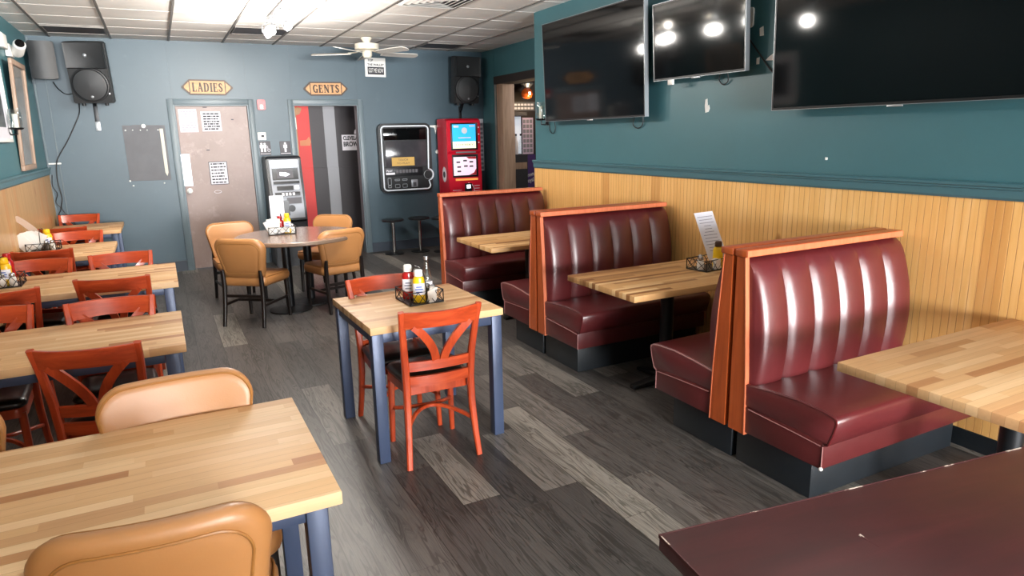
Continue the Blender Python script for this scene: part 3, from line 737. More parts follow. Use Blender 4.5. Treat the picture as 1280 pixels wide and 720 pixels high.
# ------------------------------------------------------------------ tan padded chairs (front towards +Y)
def tan_chair(label, loc, rot, group, zt=0.825):
    t = thing('padded_chair', label, 'chair', loc, rot, group)
    zb = 0.452
    def outline(wt, wb, r, n=7):
        o = []
        for sx, sz, a0 in ((1, 1, 0), (-1, 1, 90), (-1, -1, 180), (1, -1, 270)):
            w = wt if sz > 0 else wb; rr = r if sz > 0 else 0.03; z = zt if sz > 0 else zb
            for k in range(n+1):
                a = R(a0+90*k/n); o.append((sx*(w/2-rr)+rr*math.cos(a), z-sz*rr+rr*math.sin(a)))
            # fill the long edges
            if (sx, sz) in ((1, 1), (-1, -1)):
                s2 = -sx; w2 = w
                for k in range(1, 8): o.append((sx*(w/2-rr) + (s2-sx)*(w/2-rr)*k/8, z))
            else:
                wn = wb if sz > 0 else wt; rn2 = 0.03 if sz > 0 else r; zn = zb if sz > 0 else zt
                xa, za = sx*w/2, z-sz*rr; xb, zb2 = sx*wn/2, zn+sz*rn2
                for k in range(1, 5): o.append((xa+(xb-xa)*k/5, za+(zb2-za)*k/5))
        return o
    def f(x, z, d):
        u = (z-zb)/(zt-zb)
        lean = -0.165 - 0.075*u
        curve = 0.55*x*x + 0.05*max(0, u-0.75)*0
        return (x, lean + d + curve - 0.02, z)
    ol = outline(0.500, 0.405, 0.095)
    bm = new(); pad(bm, ol, [(0.16, 0.031), (0.09, 0.031), (0.03, 0.030), (0.013, 0.027), (0.004, 0.020), (0.0, 0.008), (0.0, -0.006), (0.005, -0.018), (0.016, -0.027), (0.036, -0.033), (0.044, -0.030), (0.054, -0.033), (0.09, -0.034), (0.16, -0.034)], f)
    b = obj('backrest', bm, M['tan'], t, 70)
    def ring(ins, d, r, nm):
        hw = 0.245; zc = (zt+zb)/2; hh = (zt-zb)/2
        bm = new(); tube(bm, [f(x*(1-ins/hw), zc+(z-zc)*(1-ins/hh), d) for x, z in ol], r, 6, True); obj(nm, bm, M['tan_dark'], b)
    ring(0.043, -0.0315, 0.0045, 'piping'); ring(0.009, 0.0255, 0.0045, 'piping')
    # seat
    so = []
    for x, y, r in ((0.240, 0.235, 0.075), (-0.240, 0.235, 0.075), (-0.215, -0.205, 0.05), (0.215, -0.205, 0.05)):
        sx, sy = (1 if x > 0 else -1), (1 if y > 0 else -1); a0 = {(1, 1): 0, (-1, 1): 90, (-1, -1): 180, (1, -1): 270}[(sx, sy)]
        for k in range(7):
            a = R(a0+15*k); so.append((x-sx*r+r*math.cos(a), y-sy*r+r*math.sin(a)))
    bm = new(); pad(bm, so, [(0.03, 0.372), (0.010, 0.374), (0.0, 0.384), (-0.006, 0.405), (-0.006, 0.432), (0.002, 0.452), (0.018, 0.463), (0.06, 0.470), (0.13, 0.473)], lambda x, z, d: (x, z, d))
    s = obj('seat', bm, M['tan'], t, 70)
    bm = new(); tube(bm, [(x*0.985, y*0.985, 0.4585) for x, y in so], 0.004, 6, True); obj('piping', bm, M['tan_dark'], s)
    for sx in (-1, 1):
        bm = new(); sweep(bm, [(sx*0.210, 0.190, 0.0), (sx*0.208, 0.185, 0.2), (sx*0.205, 0.180, 0.374)], [0.028, 0.034, 0.040], [0.028, 0.034, 0.040]); obj('leg', bm, M['espresso'], t)
        bm = new(); sweep(bm, [(sx*0.200, -0.275, 0.0), (sx*0.196, -0.238, 0.2), (sx*0.192, -0.222, 0.36), (sx*0.190, -0.224, 0.47), (sx*0.188, -0.232, 0.53)], [0.028, 0.032, 0.036, 0.034, 0.026], [0.030, 0.036, 0.040, 0.034, 0.022]); obj('leg', bm, M['espresso'], t)
    for sx in (-1, 1):
        bm = new(); sweep(bm, [(sx*0.206, 0.178, 0.20), (sx*0.196, -0.222, 0.20)], 0.018, 0.026); obj('stretcher', bm, M['espresso'], t)
    bm = new(); sweep(bm, [(-0.196, -0.02, 0.20), (0.196, -0.02, 0.20)], 0.026, 0.018, (0, 0, 1)); obj('stretcher', bm, M['espresso'], t)
    bm = new(); sweep(bm, [(-0.19, -0.225, 0.285), (0.19, -0.225, 0.285)], 0.028, 0.018, (0, 0, 1)); obj('stretcher', bm, M['espresso'], t)
    return t
G3, G4 = 'tan padded chairs at the large front table', 'tan padded chairs at the round table'
B = 0.262
loc, a = chair_at(-0.118, 1.530, -6, B)
tc = tan_chair('tan padded chair closest to the camera, its rolled back cut off by the bottom edge', loc, a, G3, 0.890)
tr = None
for px, py, fc, lb, g in (
    (-0.045, 2.570, 182, 'tan padded chair on the far side of the large front table, its face pale', G3),
    (-0.800, 2.640, 180, 'tan padded chair at the left photo edge behind the front table, only its rim visible', G3),
    (0.530, 6.500, -38, 'tan padded chair at the round table, back to the camera, in front of brown door', G4),
    (0.590, 7.940, 188, 'tan padded chair at the round table facing the camera, against the brown door', G4),
    (1.520, 6.570, 13, 'tan padded chair at the round table, back to the camera, nearest the booths', G4),
    (1.745, 7.920, 138, 'tan padded chair at the round table facing the camera, before the gents doorway', G4)):
    loc, a = chair_at(px, py, fc, B)
    if g == G4 and tr is None: tr = tan_chair(lb, loc, a, g)
    else: dup(tr if g == G4 else tc, loc, a, lb, g)

# ------------------------------------------------------------------ booth seats
BX = 3.04
def booth(y0, s, label):
    """s = -1 faces the camera; y0 = foot of the wooden end panel"""
    t = thing('booth_bench', label, 'booth seat', (BX, y0, 0), 0, 'burgundy vinyl booth seats')
    def Y(v): return -s*v if s < 0 else -v   # v < 0 is towards the sitter's knees
    S = (lambda v: v) if s < 0 else (lambda v: -v)
    x0, x1 = 2.452-BX, 3.622-BX
    bm = new(); bx(bm, 2.515-BX, x1, S(-0.36), S(0.10), 0.0, 0.204, 0.003); obj('base', bm, M['toe'], t)
    bm = new(); bx(bm, x0+0.004, x1, S(-0.452), S(0.0), 0.205, 0.345, 0.008); fr = obj('seat_frame', bm, M['burg_frame'], t)
    bm = new(); xa = x0+0.002
    tube(bm, [(xa, S(-0.02), 0.337), (xa, S(-0.30), 0.326), (xa, S(-0.44), 0.318)], 0.0028, 5); tube(bm, [(xa+0.001, S(-0.452), 0.318), (xa+0.001, S(-0.453), 0.21)], 0.0028, 5); obj('piping', bm, M['piping'], fr)
    # cushion: crowned profile along the bench
    pr = [(0.03, 0.345), (-0.30, 0.338), (-0.455, 0.322), (-0.478, 0.332), (-0.500, 0.395), (-0.512, 0.445), (-0.508, 0.463), (-0.49, 0.474), (-0.44, 0.482), (-0.30, 0.487), (-0.15, 0.476), (0.03, 0.456)]
    bm = new(); n = 15; loops = []
    for i in range(n+1):
        u = i/n; x = x0+0.004+(x1-x0-0.004)*u
        e = 0.0
        if i in (0, n): e = 0.012
        if i == 1: x = x0+0.012
        if i == n-1: x = x1-0.008
        zc, yc = 0.41, -0.24
        cr_ = 0.008*math.sin(PI*u)
        loops.append([bm.verts.new((x, S(yc+(y-yc)*(1-e*0.4/0.25)), zc+(z-zc)*(1-e/0.075)+(cr_ if z > 0.44 else 0))) for y, z in pr])
    loop_faces(bm, loops, True, True, True); cu = obj('seat_cushion', bm, M['burgundy'], t, 50)
    bm = new(); xa = x0+0.006
    tube(bm, [(xa, S(y), z-0.004) for y, z in pr[11:5:-1]] , 0.004, 6); tube(bm, [(xa, S(y+0.003), z) for y, z in pr[2:7]], 0.004, 6)
    obj('piping', bm, M['piping'] if s > 0 else M['burg_piping'], cu)
    # back cushion: six upright channels
    bm = new(); nc, ns, nv = 6, 9, 22; xa, xb = 2.474-BX, x1; cw = (xb-xa)/nc; grid = []
    for j in range(nv+1):
        v = j/nv; z = 0.445 + v*(1.092-0.445)
        face = 0.055*v
        belly = 0.062*(1-v)**0.55*(0.35+0.65*math.sin(min(1, v*1.35)*PI*0.5)) + 0.030*math.sin(PI*v)
        topr = -0.03*max(0, (v-0.90)/0.10)**2
        row = []
        for c in range(nc):
            for k in range(ns):
                q = k/ns if not (c == nc-1 and k == ns-1) else 1.0
                q = k/(ns-1) if c == nc-1 else k/ns
                sc = math.sqrt(max(0, 1-(2*q-1)**2)); amp = 0.026*min(1, (1-v)*6+0.15)
                row.append(bm.verts.new((xa+(c+q)*cw, S(face-belly-amp*sc-topr-0.004), z)))
        grid.append(row)
    loop_faces(bm, grid, False)
    back = [[bm.verts.new((xa, S(0.085), 0.445)), bm.verts.new((xb, S(0.085), 0.445))], [bm.verts.new((xa, S(0.085), 1.092)), bm.verts.new((xb, S(0.085), 1.092))]]
    bm.faces.new((back[0][0], back[0][1], back[1][1], back[1][0]))
    bm.faces.new([grid[j][0] for j in range(nv+1)] + [back[1][0], back[0][0]])
    bm.faces.new([grid[j][-1] for j in range(nv+1)] + [back[1][1], back[0][1]])
    bm.faces.new(grid[0] + [back[0][1], back[0][0]]); bm.faces.new(grid[-1] + [back[1][1], back[1][0]])
    obj('back_cushion', bm, M['burgundy'], t, 58)
    # end panel (tapered board) with a front edge paled for window light, rear panel and cap
    bm = new(); pp = [(0.0, 0.195), (0.010, 0.50), (0.030, 0.80), (0.052, 1.092), (0.104, 1.092), (0.104, 0.195)]
    prism(bm, pp, lambda y, z: (x0, S(y), z), lambda y, z: (x0+0.022, S(y), z)); obj('end_panel', bm, M['booth_wood'], t, 20)
    bm = new(); bx(bm, x0+0.024, x1, S(0.088), S(0.103), 0.206, 1.09); obj('rear_panel', bm, M['booth_wood'], t)
    bm = new(); bx(bm, x0-0.008, x1, S(0.034), S(0.110), 1.094, 1.130, 0.005); obj('top_cap', bm, M['booth_wood'], t)
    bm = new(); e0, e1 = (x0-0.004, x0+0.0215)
    prism(bm, [(y_-0.0052, z_) for y_, z_ in pp[:4]] + [(y_-0.0003, z_) for y_, z_ in pp[3::-1]], lambda y, z: (e0, S(y), z), lambda y, z: (e1, S(y), z)); obj('window_lit_edge', bm, M['window_lit_edge'], t, 20)
    bm = new(); bx(bm, x0-0.006, x1, S(0.0305), S(0.0337), 1.098, 1.127); obj('window_lit_edge', bm, M['window_lit_edge'], t, 20)
    return t
b_ = booth(2.270, -1, 'burgundy booth seat facing the camera, closest one, behind the nearest booth table')
bm = new(); bmesh.ops.create_uvsphere(bm, u_segments=12, v_segments=8, radius=0.009, matrix=Matrix.Translation((2.4535-BX, -0.453, 0.212))); obj('corner_plug', bm, M['white'], b_)
booth(2.506, 1, 'burgundy booth seat facing away, back to back with the closest one facing the camera')
booth(4.262, -1, 'burgundy booth seat facing the camera behind the table with the paper menu')
booth(4.498, 1, 'burgundy booth seat facing away, back to back with the seat behind the menu table')
booth(6.285, -1, 'burgundy booth seat facing the camera, farthest back, beside the red game kiosk')
# ------------------------------------------------------------------ things on the walls and at the back of the room
F_ = YB                                                     # face of the back wall
# --- carved restroom signs
SER = {'L': (0.62, [(.12, 0, .12, 1, .2), (.0, .96, .30, .96, .07), (0, .04, .58, .04, .09), (.56, .0, .56, .26, .07)]),
       'A': (0.74, [(.08, 0, .36, 1, .09), (.36, 1, .62, 0, .19), (.18, .34, .52, .34, .08), (0, .03, .22, .03, .06), (.48, .03, .74, .03, .06)]),
       'D': (0.76, [(.14, 0, .14, 1, .2), (0, .96, .4, .96, .08), (0, .04, .4, .04, .08), (.4, .96, .58, .84, .13), (.58, .84, .65, .5, .19), (.65, .5, .58, .16, .19), (.58, .16, .4, .04, .13)]),
       'I': (0.34, [(.17, 0, .17, 1, .2), (0, .96, .34, .96, .07), (0, .04, .34, .04, .07)]),
       'E': (0.64, [(.13, 0, .13, 1, .2), (0, .96, .56, .96, .08), (0, .04, .6, .04, .08), (.1, .52, .42, .52, .08), (.54, .72, .54, 1, .07), (.58, 0, .58, .28, .07), (.42, .4, .42, .64, .06)]),
       'S': (0.56, [(.50, .74, .46, .9, .10), (.46, .9, .28, .97, .12), (.28, .97, .1, .86, .15), (.1, .86, .10, .68, .17), (.10, .68, .44, .38, .19), (.44, .38, .46, .18, .17), (.46, .18, .28, .03, .15), (.28, .03, .08, .1, .12), (.08, .1, .04, .28, .10)]),
       'G': (0.76, [(.66, .74, .58, .92, .10), (.58, .92, .38, .97, .12), (.38, .97, .16, .82, .16), (.16, .82, .1, .5, .19), (.1, .5, .18, .16, .17), (.18, .16, .4, .03, .14), (.4, .03, .62, .12, .12), (.62, 0, .62, .44, .17), (.48, .44, .76, .44, .07)]),
       'N': (0.80, [(.12, 0, .12, 1, .09), (.12, 1, .66, 0, .19), (.66, 0, .66, 1, .09), (0, .97, .22, .97, .06), (.54, .97, .80, .97, .06), (0, .03, .26, .03, .06)]),
       'T': (0.68, [(.34, 0, .34, 1, .2), (.02, .95, .66, .95, .09), (.04, .72, .04, 1, .06), (.64, .72, .64, 1, .06), (.2, .03, .48, .03, .06)])}
def serif_word(bm, word, cx, cz, h, width, y):
    tot = sum(SER[c][0] for c in word) + 0.16*(len(word)-1); k = width/tot; x = cx - width/2
    for c in word:
        w_, st = SER[c]
        for a, b, c2, d, th in st:
            p = Vector((x+a*k, cz-h/2+b*h)); q = Vector((x+c2*k, cz-h/2+d*h)); dr = (q-p).normalized(); nn = Vector((-dr.y, dr.x))*th*k*0.66; e = dr*0.002
            prism(bm, [(p-nn-e), (q-nn+e), (q+nn+e), (p+nn-e)], lambda u, v: (u, y, v), lambda u, v: (u, y+0.004, v))
        x += (w_+0.16)*k
    return bm
def wood_sign(word, x0, x1, z0, z1, label, tilt):
    cx, cz = (x0+x1)/2, (z0+z1)/2; t = thing('restroom_sign', label, 'sign', (cx, F_, cz)); t.rotation_euler = (0, tilt, 0)
    W, H = (x1-x0)/2, (z1-z0)/2; e = H*0.95
    def hexa(g): return [(-W+e+g*.4, -H+g), (W-e-g*.4, -H+g), (W-g*1.5, -H*0.10), (W-g*1.5, H*0.10), (W-e-g*.4, H-g), (-W+e+g*.4, H-g), (-W+g*1.5, H*.10), (-W+g*1.5, -H*.10)]
    bm = new(); prism(bm, hexa(0), lambda u, v: (u, -0.020, v), lambda u, v: (u, -0.001, v)); obj('border', bm, M['sign_brown'], t)
    bm = new(); prism(bm, hexa(0.019), lambda u, v: (u, -0.024, v), lambda u, v: (u, -0.019, v)); obj('face', bm, M['sign_wood'], t)
    bm = new(); bx(bm, -W+e-0.006, -W+e+0.006, -0.026, -0.023, -H+.012, H-.012); 
    obj('divider', bm, M['sign_brown'], t)
    bm = new(); bx(bm, W-e-0.006, W-e+0.006, -0.026, -0.023, -H+.012, H-.012); obj('divider', bm, M['sign_brown'], t)
    bm = serif_word(new(), word, 0, 0, H*1.12, (W-e)*2*0.84, -0.027); obj('lettering', bm, M['sign_brown'], t)
    return t
wood_sign('LADIES', 0.375, 0.985, 2.268, 2.462, 'carved wooden plaque reading LADIES above the closed brown door', R(0.6))
wood_sign('GENTS', 1.895, 2.500, 2.270, 2.455, 'carved wooden plaque reading GENTS above the open dark doorway', R(-0.5))

# --- sheets on the brown door
def sheet(name, x0, x1, z0, z1, y, label, cat='notice', lines=0, frame=False, block=False, seed=1):
    cx, cz = (x0+x1)/2, (z0+z1)/2
    bm = new(); bx(bm, x0-cx, x1-cx, -0.003, 0.0, z0-cz, z1-cz); o = tag(obj(name, bm, M['paper'], None, 0, (cx, y, cz)), label, cat)
    rn = random.Random(seed); bm = new()
    W, H = (x1-x0), (z1-z0)
    if frame:
        for a, b, c, d in ((-W/2, W/2, H/2-.008, H/2), (-W/2, W/2, -H/2, -H/2+.008), (-W/2, -W/2+.008, -H/2+.0081, H/2-.0081), (W/2-.008, W/2, -H/2+.0081, H/2-.0081)): bx(bm, a, b, -0.006, -0.0031, c, d)
        obj('frame', bm, M['ink'], o, 0); bm = new()
    if lines:
        for i in range(lines):
            z = H/2-0.03-(H-0.06)*i/max(1, lines-1); k = -W/2+0.025
            while k < W/2-0.04:
                l = rn.uniform(0.01, 0.05); e = min(k+l, W/2-0.02); 
                if e > k: bx(bm, k, e, -0.0045, -0.0031, z-0.004*(2.2 if block else 1), z+0.004*(2.2 if block else 1))
                k += l+0.008
        t_ = obj('printing', bm, M['ink' if block else 'ink_l'], o, 0); t_['kind'] = 'stuff'
    else: bm.free()
    return o
DY = YB+0.029
sheet('paper_notice', 0.300, 0.515, 1.805, 2.095, DY, 'plain white sheet taped near the top left of the brown door', lines=9, seed=3)
sheet('paper_notice', 0.562, 0.80, 1.812, 2.065, DY, 'torn white sheet with dark print beside the plain sheet on the brown door', lines=7, block=True, seed=5)
sheet('paper_notice', 0.585, 0.812, 1.115, 1.418, DY, 'dark-framed white notice at the middle of the brown door', lines=7, block=True, frame=True, seed=8)
bm = new(); bx(bm, -0.05, 0.05, -0.004, 0, -0.205, 0.205, 0.001); o = tag(obj('push_plate', bm, M['silver'], None, 0, (0.318, DY+0.001, 1.32)), 'tall pale push plate on the brown door above the round white handle', 'door plate')
bm = new(); bx(bm, -0.045, 0.045, -0.006, -0.004, 0.09, 0.19); obj('sticker', bm, M['paper'], o)

# --- alarm, switch, restroom plates
t = thing('fire_alarm', 'small red fire alarm with white strobe beside the brown door frame', 'fire alarm', (1.318, F_, 2.147))
bm = new(); prism(bm, rrect(0.105, 0.135, 0.02, 4), lambda u, v: (u, -0.04, v), lambda u, v: (u, -0.001, v)); obj('housing', bm, M['red_plastic'], t)
bm = new(); lathe(bm, [(0.0, 0.016), (0.02, 0.012), (0.026, 0.0)], (0, 0, 0), 14, Matrix.Translation((0, -0.04, -0.02)) @ Matrix.Rotation(R(90), 4, 'X'), False, True); bx(bm, -0.02, 0.02, -0.046, -0.041, -0.055, -0.03); obj('strobe', bm, M['white'], t)
t = thing('thermostat', 'small white wall plate under the red fire alarm', 'wall plate', (1.287, F_, 1.735))
bm = new(); bx(bm, -0.055, 0.055, -0.02, -0.001, -0.052, 0.052, 0.006); obj('housing', bm, M['white'], t)
bm = new(); bx(bm, -0.01, 0.028, -0.0225, -0.0205, -0.012, 0.016, 0.0); obj('dial', bm, M['ink'], t)
def person_icon(bm, x, z, h, y):
    lathe(bm, [(0.0, 0), (h*.11, 0), (h*.11, .002), (0, .002)], (0, 0, 0), 12, Matrix.Translation((x, y, z+h*.40)) @ Matrix.Rotation(R(90), 4, 'X'), False, False)
    prism(bm, [(x-h*.19, z+h*.27), (x-h*.19, z-h*.08), (x-h*.10, z-h*.08), (x-h*.10, z-h*.5), (x+h*.10, z-h*.5), (x+h*.10, z-h*.08), (x+h*.19, z-h*.08), (x+h*.19, z+h*.27)][::-1], lambda u, v: (u, y-0.002, v), lambda u, v: (u, y, v))
def plate(x0, x1, z0, z1, label, icons):
    cx, cz = (x0+x1)/2, (z0+z1)/2; t = thing('restroom_plate', label, 'sign', (cx, F_, cz))
    bm = new(); bx(bm, x0-cx, x1-cx, -0.008, -0.001, z0-cz, z1-cz, 0.002); obj('panel', bm, M['grey_dark'], t)
    bm = new()
    for dx, h in icons: person_icon(bm, dx, 0.012, h, -0.0085)
    if len(icons) > 1:
        tube(bm, [(0.046+0.018*math.cos(k/10*2*PI), -0.0095, -0.028+0.018*math.sin(k/10*2*PI)) for k in range(10)], 0.004, 5, True)
        tube(bm, [(0.032, -0.0095, 0.03), (0.034, -0.0095, -0.01), (0.054, -0.0095, -0.012), (0.062, -0.0095, -0.036)], 0.004, 5)
    bx(bm, x0-cx+.006, x1-cx-.006, -0.0100, -0.0085, z0-cz+0.018, z0-cz+0.024)
    obj('pictogram', bm, M['label_w'], t, 0)
    return t
plate(1.243, 1.388, 1.480, 1.668, 'grey restroom plate with two white figures and a wheelchair symbol', ((-0.046, 0.12), (-0.004, 0.12)))
plate(1.508, 1.652, 1.478, 1.662, 'grey restroom plate with one white figure beside the open doorway', ((0, 0.13),))

# --- grey pinboard with a pale stick
t = thing('pinboard', 'unpainted grey rectangle studded with pins on the wall left of the brown door', 'board', (-0.115, F_, 1.555))
bm = new(); prism(bm, [(-0.235, -0.34), (0.235, -0.348), (0.240, 0.342), (0.06, 0.345), (-0.10, 0.352), (-0.14, 0.342), (-0.235, 0.346)], lambda u, v: (u, -0.006, v), lambda u, v: (u, -0.001, v)); obj('panel', bm, M['grey_board'], t)
for x, z, r in ((-0.205, 0.285, .010), (-0.125, 0.287, .008), (-0.04, 0.285, .008), (0.035, 0.285, .008), (0.158, 0.285, .009), (0.0, 0.335, .026), (-0.235, -0.34, .012), (-0.205, -0.40, .010), (0.15, -0.385, .009)):
    bm = new(); lathe(bm, [(r, 0), (r*.8, .006), (0, .008)], (0, 0, 0), 10, Matrix.Translation((x, -0.0065, z)) @ Matrix.Rotation(R(90), 4, 'X'), True, False); obj('pin', bm, M['plaster'], t)
bm = new(); prism(bm, [(-0.018, -0.25), (0.0, -0.295), (0.018, -0.25), (0.020, 0.30), (-0.020, 0.30)], lambda u, v: (0.195+u+0.0*v, -0.020, v), lambda u, v: (0.195+u, -0.0062, v)); tag(obj('wooden_stick', bm, M['stick'], None, 0, (-0.115, F_, 1.555)), 'pale pointed wooden stick hanging on the right side of the grey pinboard', 'stick')

# --- paper sign by the ceiling fan
t = thing('hanging_sign', 'white paper sign with dark print on the back wall below the ceiling fan', 'sign', (2.925, F_, 2.66)); t.rotation_euler = (0, R(1), 0)
bm = new(); bx(bm, -0.15, 0.15, -0.012, -0.001, -0.125, 0.135); obj('panel', bm, M['white'], t)
bm = new(); bx(bm, -0.115, 0.125, -0.0145, -0.0125, -0.095, 0.01); obj('block', bm, M['ink'], t, 0)
bm = text(new(), 'THE WALLET', 0.042, onY(0.005, -0.0145, 0.038), 0.001, 0.001, 0.24); text(bm, 'TOP', 0.04, onY(-0.07, -0.0145, 0.098), 0.001, 0.001); obj('lettering', bm, M['ink'], t, 0)
bm = text(new(), 'GOT ME NOW', 0.085, onY(0.005, -0.0165, -0.042), 0.001, 0.0, 0.215); obj('lettering', bm, M['white'], t, 0)

# --- loudspeakers
def loudspeaker(label, loc, rotz, tilt, W=0.43, H=0.70, D=0.36):
    t = thing('loudspeaker', label, 'speaker', loc); t.rotation_euler = (tilt, 0, rotz)     # front towards -Y, origin at centre of front
    bm = new(); w1, w2 = W/2, W*0.33
    sect = [(-w1, 0.0), (w1, 0.0), (w1, 0.10), (w2, D), (-w2, D), (-w1, 0.10)]
    prism(bm, sect, lambda x, y: (x, y, -H/2+0.02), lambda x, y: (x, y, H/2-0.0)); 
    bmesh.ops.bevel(bm, geom=bm.edges[:], offset=0.012, segments=2, affect='EDGES'); obj('cabinet', bm, M['speaker'], t)
    # waveguide: four sloping faces into a throat
    bm = new(); z0, z1 = H*0.10, H*0.48; fr = [(-w1+.02, -.006, z0), (w1-.02, -.006, z0), (w1-.02, -.006, z1), (-w1+.02, -.006, z1)]
    rim = [(-w1+.008, -.001, z0-.012), (w1-.008, -.001, z0-.012), (w1-.008, -.001, z1+.010), (-w1+.008, -.001, z1+.010)]
    th = [(-.045, -.02+0.0, z0+.10), (.045, -.02, z0+.10), (.035, -.02, z0+.17), (-.035, -.02, z0+.17)]
    out = [(-w1+.012, -.055, z0-.006), (w1-.012, -.055, z0-.006), (w1-.012, -.040, z1+.004), (-w1+.012, -.040, z1+.004)]
    L = [[bm.verts.new(p) for p in q] for q in (rim, out, fr, th)]
    L[2] = [bm.verts.new((p[0]*0.96, -.040, p[2])) for p in fr]
    loop_faces(bm, [L[0], L[1], L[2], L[3]], True, False, True); obj('horn', bm, M['speaker'], t, 20)
    bm = new(); lathe(bm, [(0.0, 0.0), (0.022, 0.0), (0.014, 0.008), (0, 0.010)], (0, 0, 0), 12, Matrix.Translation((0, -.022, z0+.135)) @ Matrix.Rotation(R(90), 4, 'X'), False, False); obj('tweeter', bm, M['silver'], t)
    # woofer with its bulged grille
    bm = new(); r = W*0.43; zc = -H*0.175
    lathe(bm, [(r+.018, 0.0), (r+.014, 0.026), (r+.002, 0.030)], (0, 0, 0), 40, Matrix.Translation((0, -.001, zc)) @ Matrix.Rotation(R(90), 4, 'X'), True, False); obj('woofer_rim', bm, M['speaker'], t)
    bm = new(); lathe(bm, [(r, 0.020), (r-.01, 0.034), (r*.6, 0.046), (0.0, 0.052)], (0, 0, 0), 40, Matrix.Translation((0, -.001, zc)) @ Matrix.Rotation(R(90), 4, 'X'), True, False); obj('grille', bm, M['grille'], t)
    bm = new(); lathe(bm, [(0.016, 0.0), (0.014, 0.004), (0, 0.006)], (0, 0, 0), 12, Matrix.Translation((0.005, -.043, zc-r*.72)) @ Matrix.Rotation(R(90), 4, 'X'), True, False); obj('badge', bm, M['silver'], t)
    for s in (-1, 1):
        bm = new(); prism(bm, [(s*(w1-.015), -H/2+.035), (s*(w1-.12), -H/2+.035), (s*(w1-.02), -H/2+.115)], lambda u, v: (u, -.012, v), lambda u, v: (u, -.0005, v)); obj('bass_port', bm, M['cable'], t, 0)
        bm = new(); cyl(bm, (s*(w1-.09), 0.05, -H/2-.012), (s*(w1-.09), 0.05, -H/2+.02), 0.02, 12); obj('foot', bm, M['cable'], t)
    bm = new(); cyl(bm, (w1-.03, -0.001, -H/2+.13), (w1-.03, -0.008, -H/2+.13), 0.010, 10); obj('power_light', bm, M['label_w'], t)
    return t
def bracket(label, x, y0, z, tilt):
    t = thing('speaker_bracket', label, 'wall bracket', (x, F_, z))
    bm = new(); bx(bm, -0.024, 0.024, -0.006, -0.001, -0.28, 0.10, 0.001); obj('wall_plate', bm, M['black_metal'], t)
    bm = new(); sweep(bm, [(0, -0.012, 0.02), (0.0, -0.06, 0.06), (0.0, y0, 0.18)], 0.032, 0.024); obj('arm', bm, M['black_metal'], t)
    bm = new(); bx(bm, -0.026, 0.026, -0.009, -0.0062, -0.28, -0.17, 0.001); obj('cover', bm, M['silver'], t)
loudspeaker('big black loudspeaker on the back wall left of the LADIES plaque', (-0.595, YB-0.42, 2.475), R(-10), R(9), 0.42, 0.70, 0.30)
bracket('black and silver wall bracket under the loudspeaker left of the LADIES plaque', -0.605, -0.20, 2.12, 0)
loudspeaker('big black loudspeaker high in the back corner above the red game kiosk', (4.225, YB-0.30, 2.475), R(6), R(5), 0.43, 0.69, 0.24)
bracket('black wall bracket under the loudspeaker above the red game kiosk', 4.22, -0.16, 2.02, 0)
# flat grey speaker in the left corner
t = thing('corner_speaker', 'curved dark grey speaker tucked into the back left corner under the ceiling', 'speaker', (-1.02, 9.50, 2.62)); t.rotation_euler = (R(3), 0, R(4))
bm = new(); n = 10; sec = [(-0.125+0.25*i/n, -0.03*(1-(2*i/n-1)**2)) for i in range(n+1)] + [(0.115, 0.14), (-0.06, 0.20), (-0.118, 0.14)]
prism(bm, sec, lambda x, y: (x, y, -0.205), lambda x, y: (x, y, 0.205)); bmesh.ops.bevel(bm, geom=[e for e in bm.edges if abs(e.verts[0].co.z-e.verts[1].co.z) < 1e-6], offset=0.008, segments=2, affect='EDGES'); obj('cabinet', bm, M['grille'], t, 35)
bm = new(); cyl(bm, (-0.05, 0.16, 0.0), (-0.12, 0.22, 0.05), 0.018, 10); obj('arm', bm, M['black_metal'], t)

# --- security cameras at the top of the left wall
t = thing('security_camera', 'white security camera with black lens high on the left wall', 'camera', (XL, 8.48, 2.62))
bm = new(); bx(bm, 0.001, 0.05, -0.10, 0.10, -0.08, 0.04, 0.012); obj('bracket', bm, M['white'], t)
bm = new(); Mx = Matrix.Translation((0.11, -0.05, 0.0)) @ Matrix.Rotation(R(62), 4, 'X') @ Matrix.Rotation(R(18), 4, 'Y')
lathe(bm, [(0.0, -0.09), (0.045, -0.09), (0.055, -0.07), (0.055, 0.07), (0.045, 0.085)], (0, 0, 0), 18, Mx, False, True); obj('housing', bm, M['white'], t)
bm = new(); lathe(bm, [(0.043, 0.080), (0.040, 0.095), (0.0, 0.100)], (0, 0, 0), 18, Mx, True, False); obj('lens', bm, M['tv_black'], t)
t = thing('junction_box', 'white junction box with a white cord above it on the left wall', 'box', (XL, 7.98, 2.64))
bm = new(); bx(bm, 0.001, 0.075, -0.12, 0.12, -0.07, 0.06, 0.008); obj('housing', bm, M['white'], t)
bm = new(); tube(bm, [(0.03, 0.02, 0.06), (0.035, 0.03, 0.14), (0.02, 0.02, 0.22), (0.015, 0.0, 0.28)], 0.008, 6); obj('cord', bm, M['white'], t)

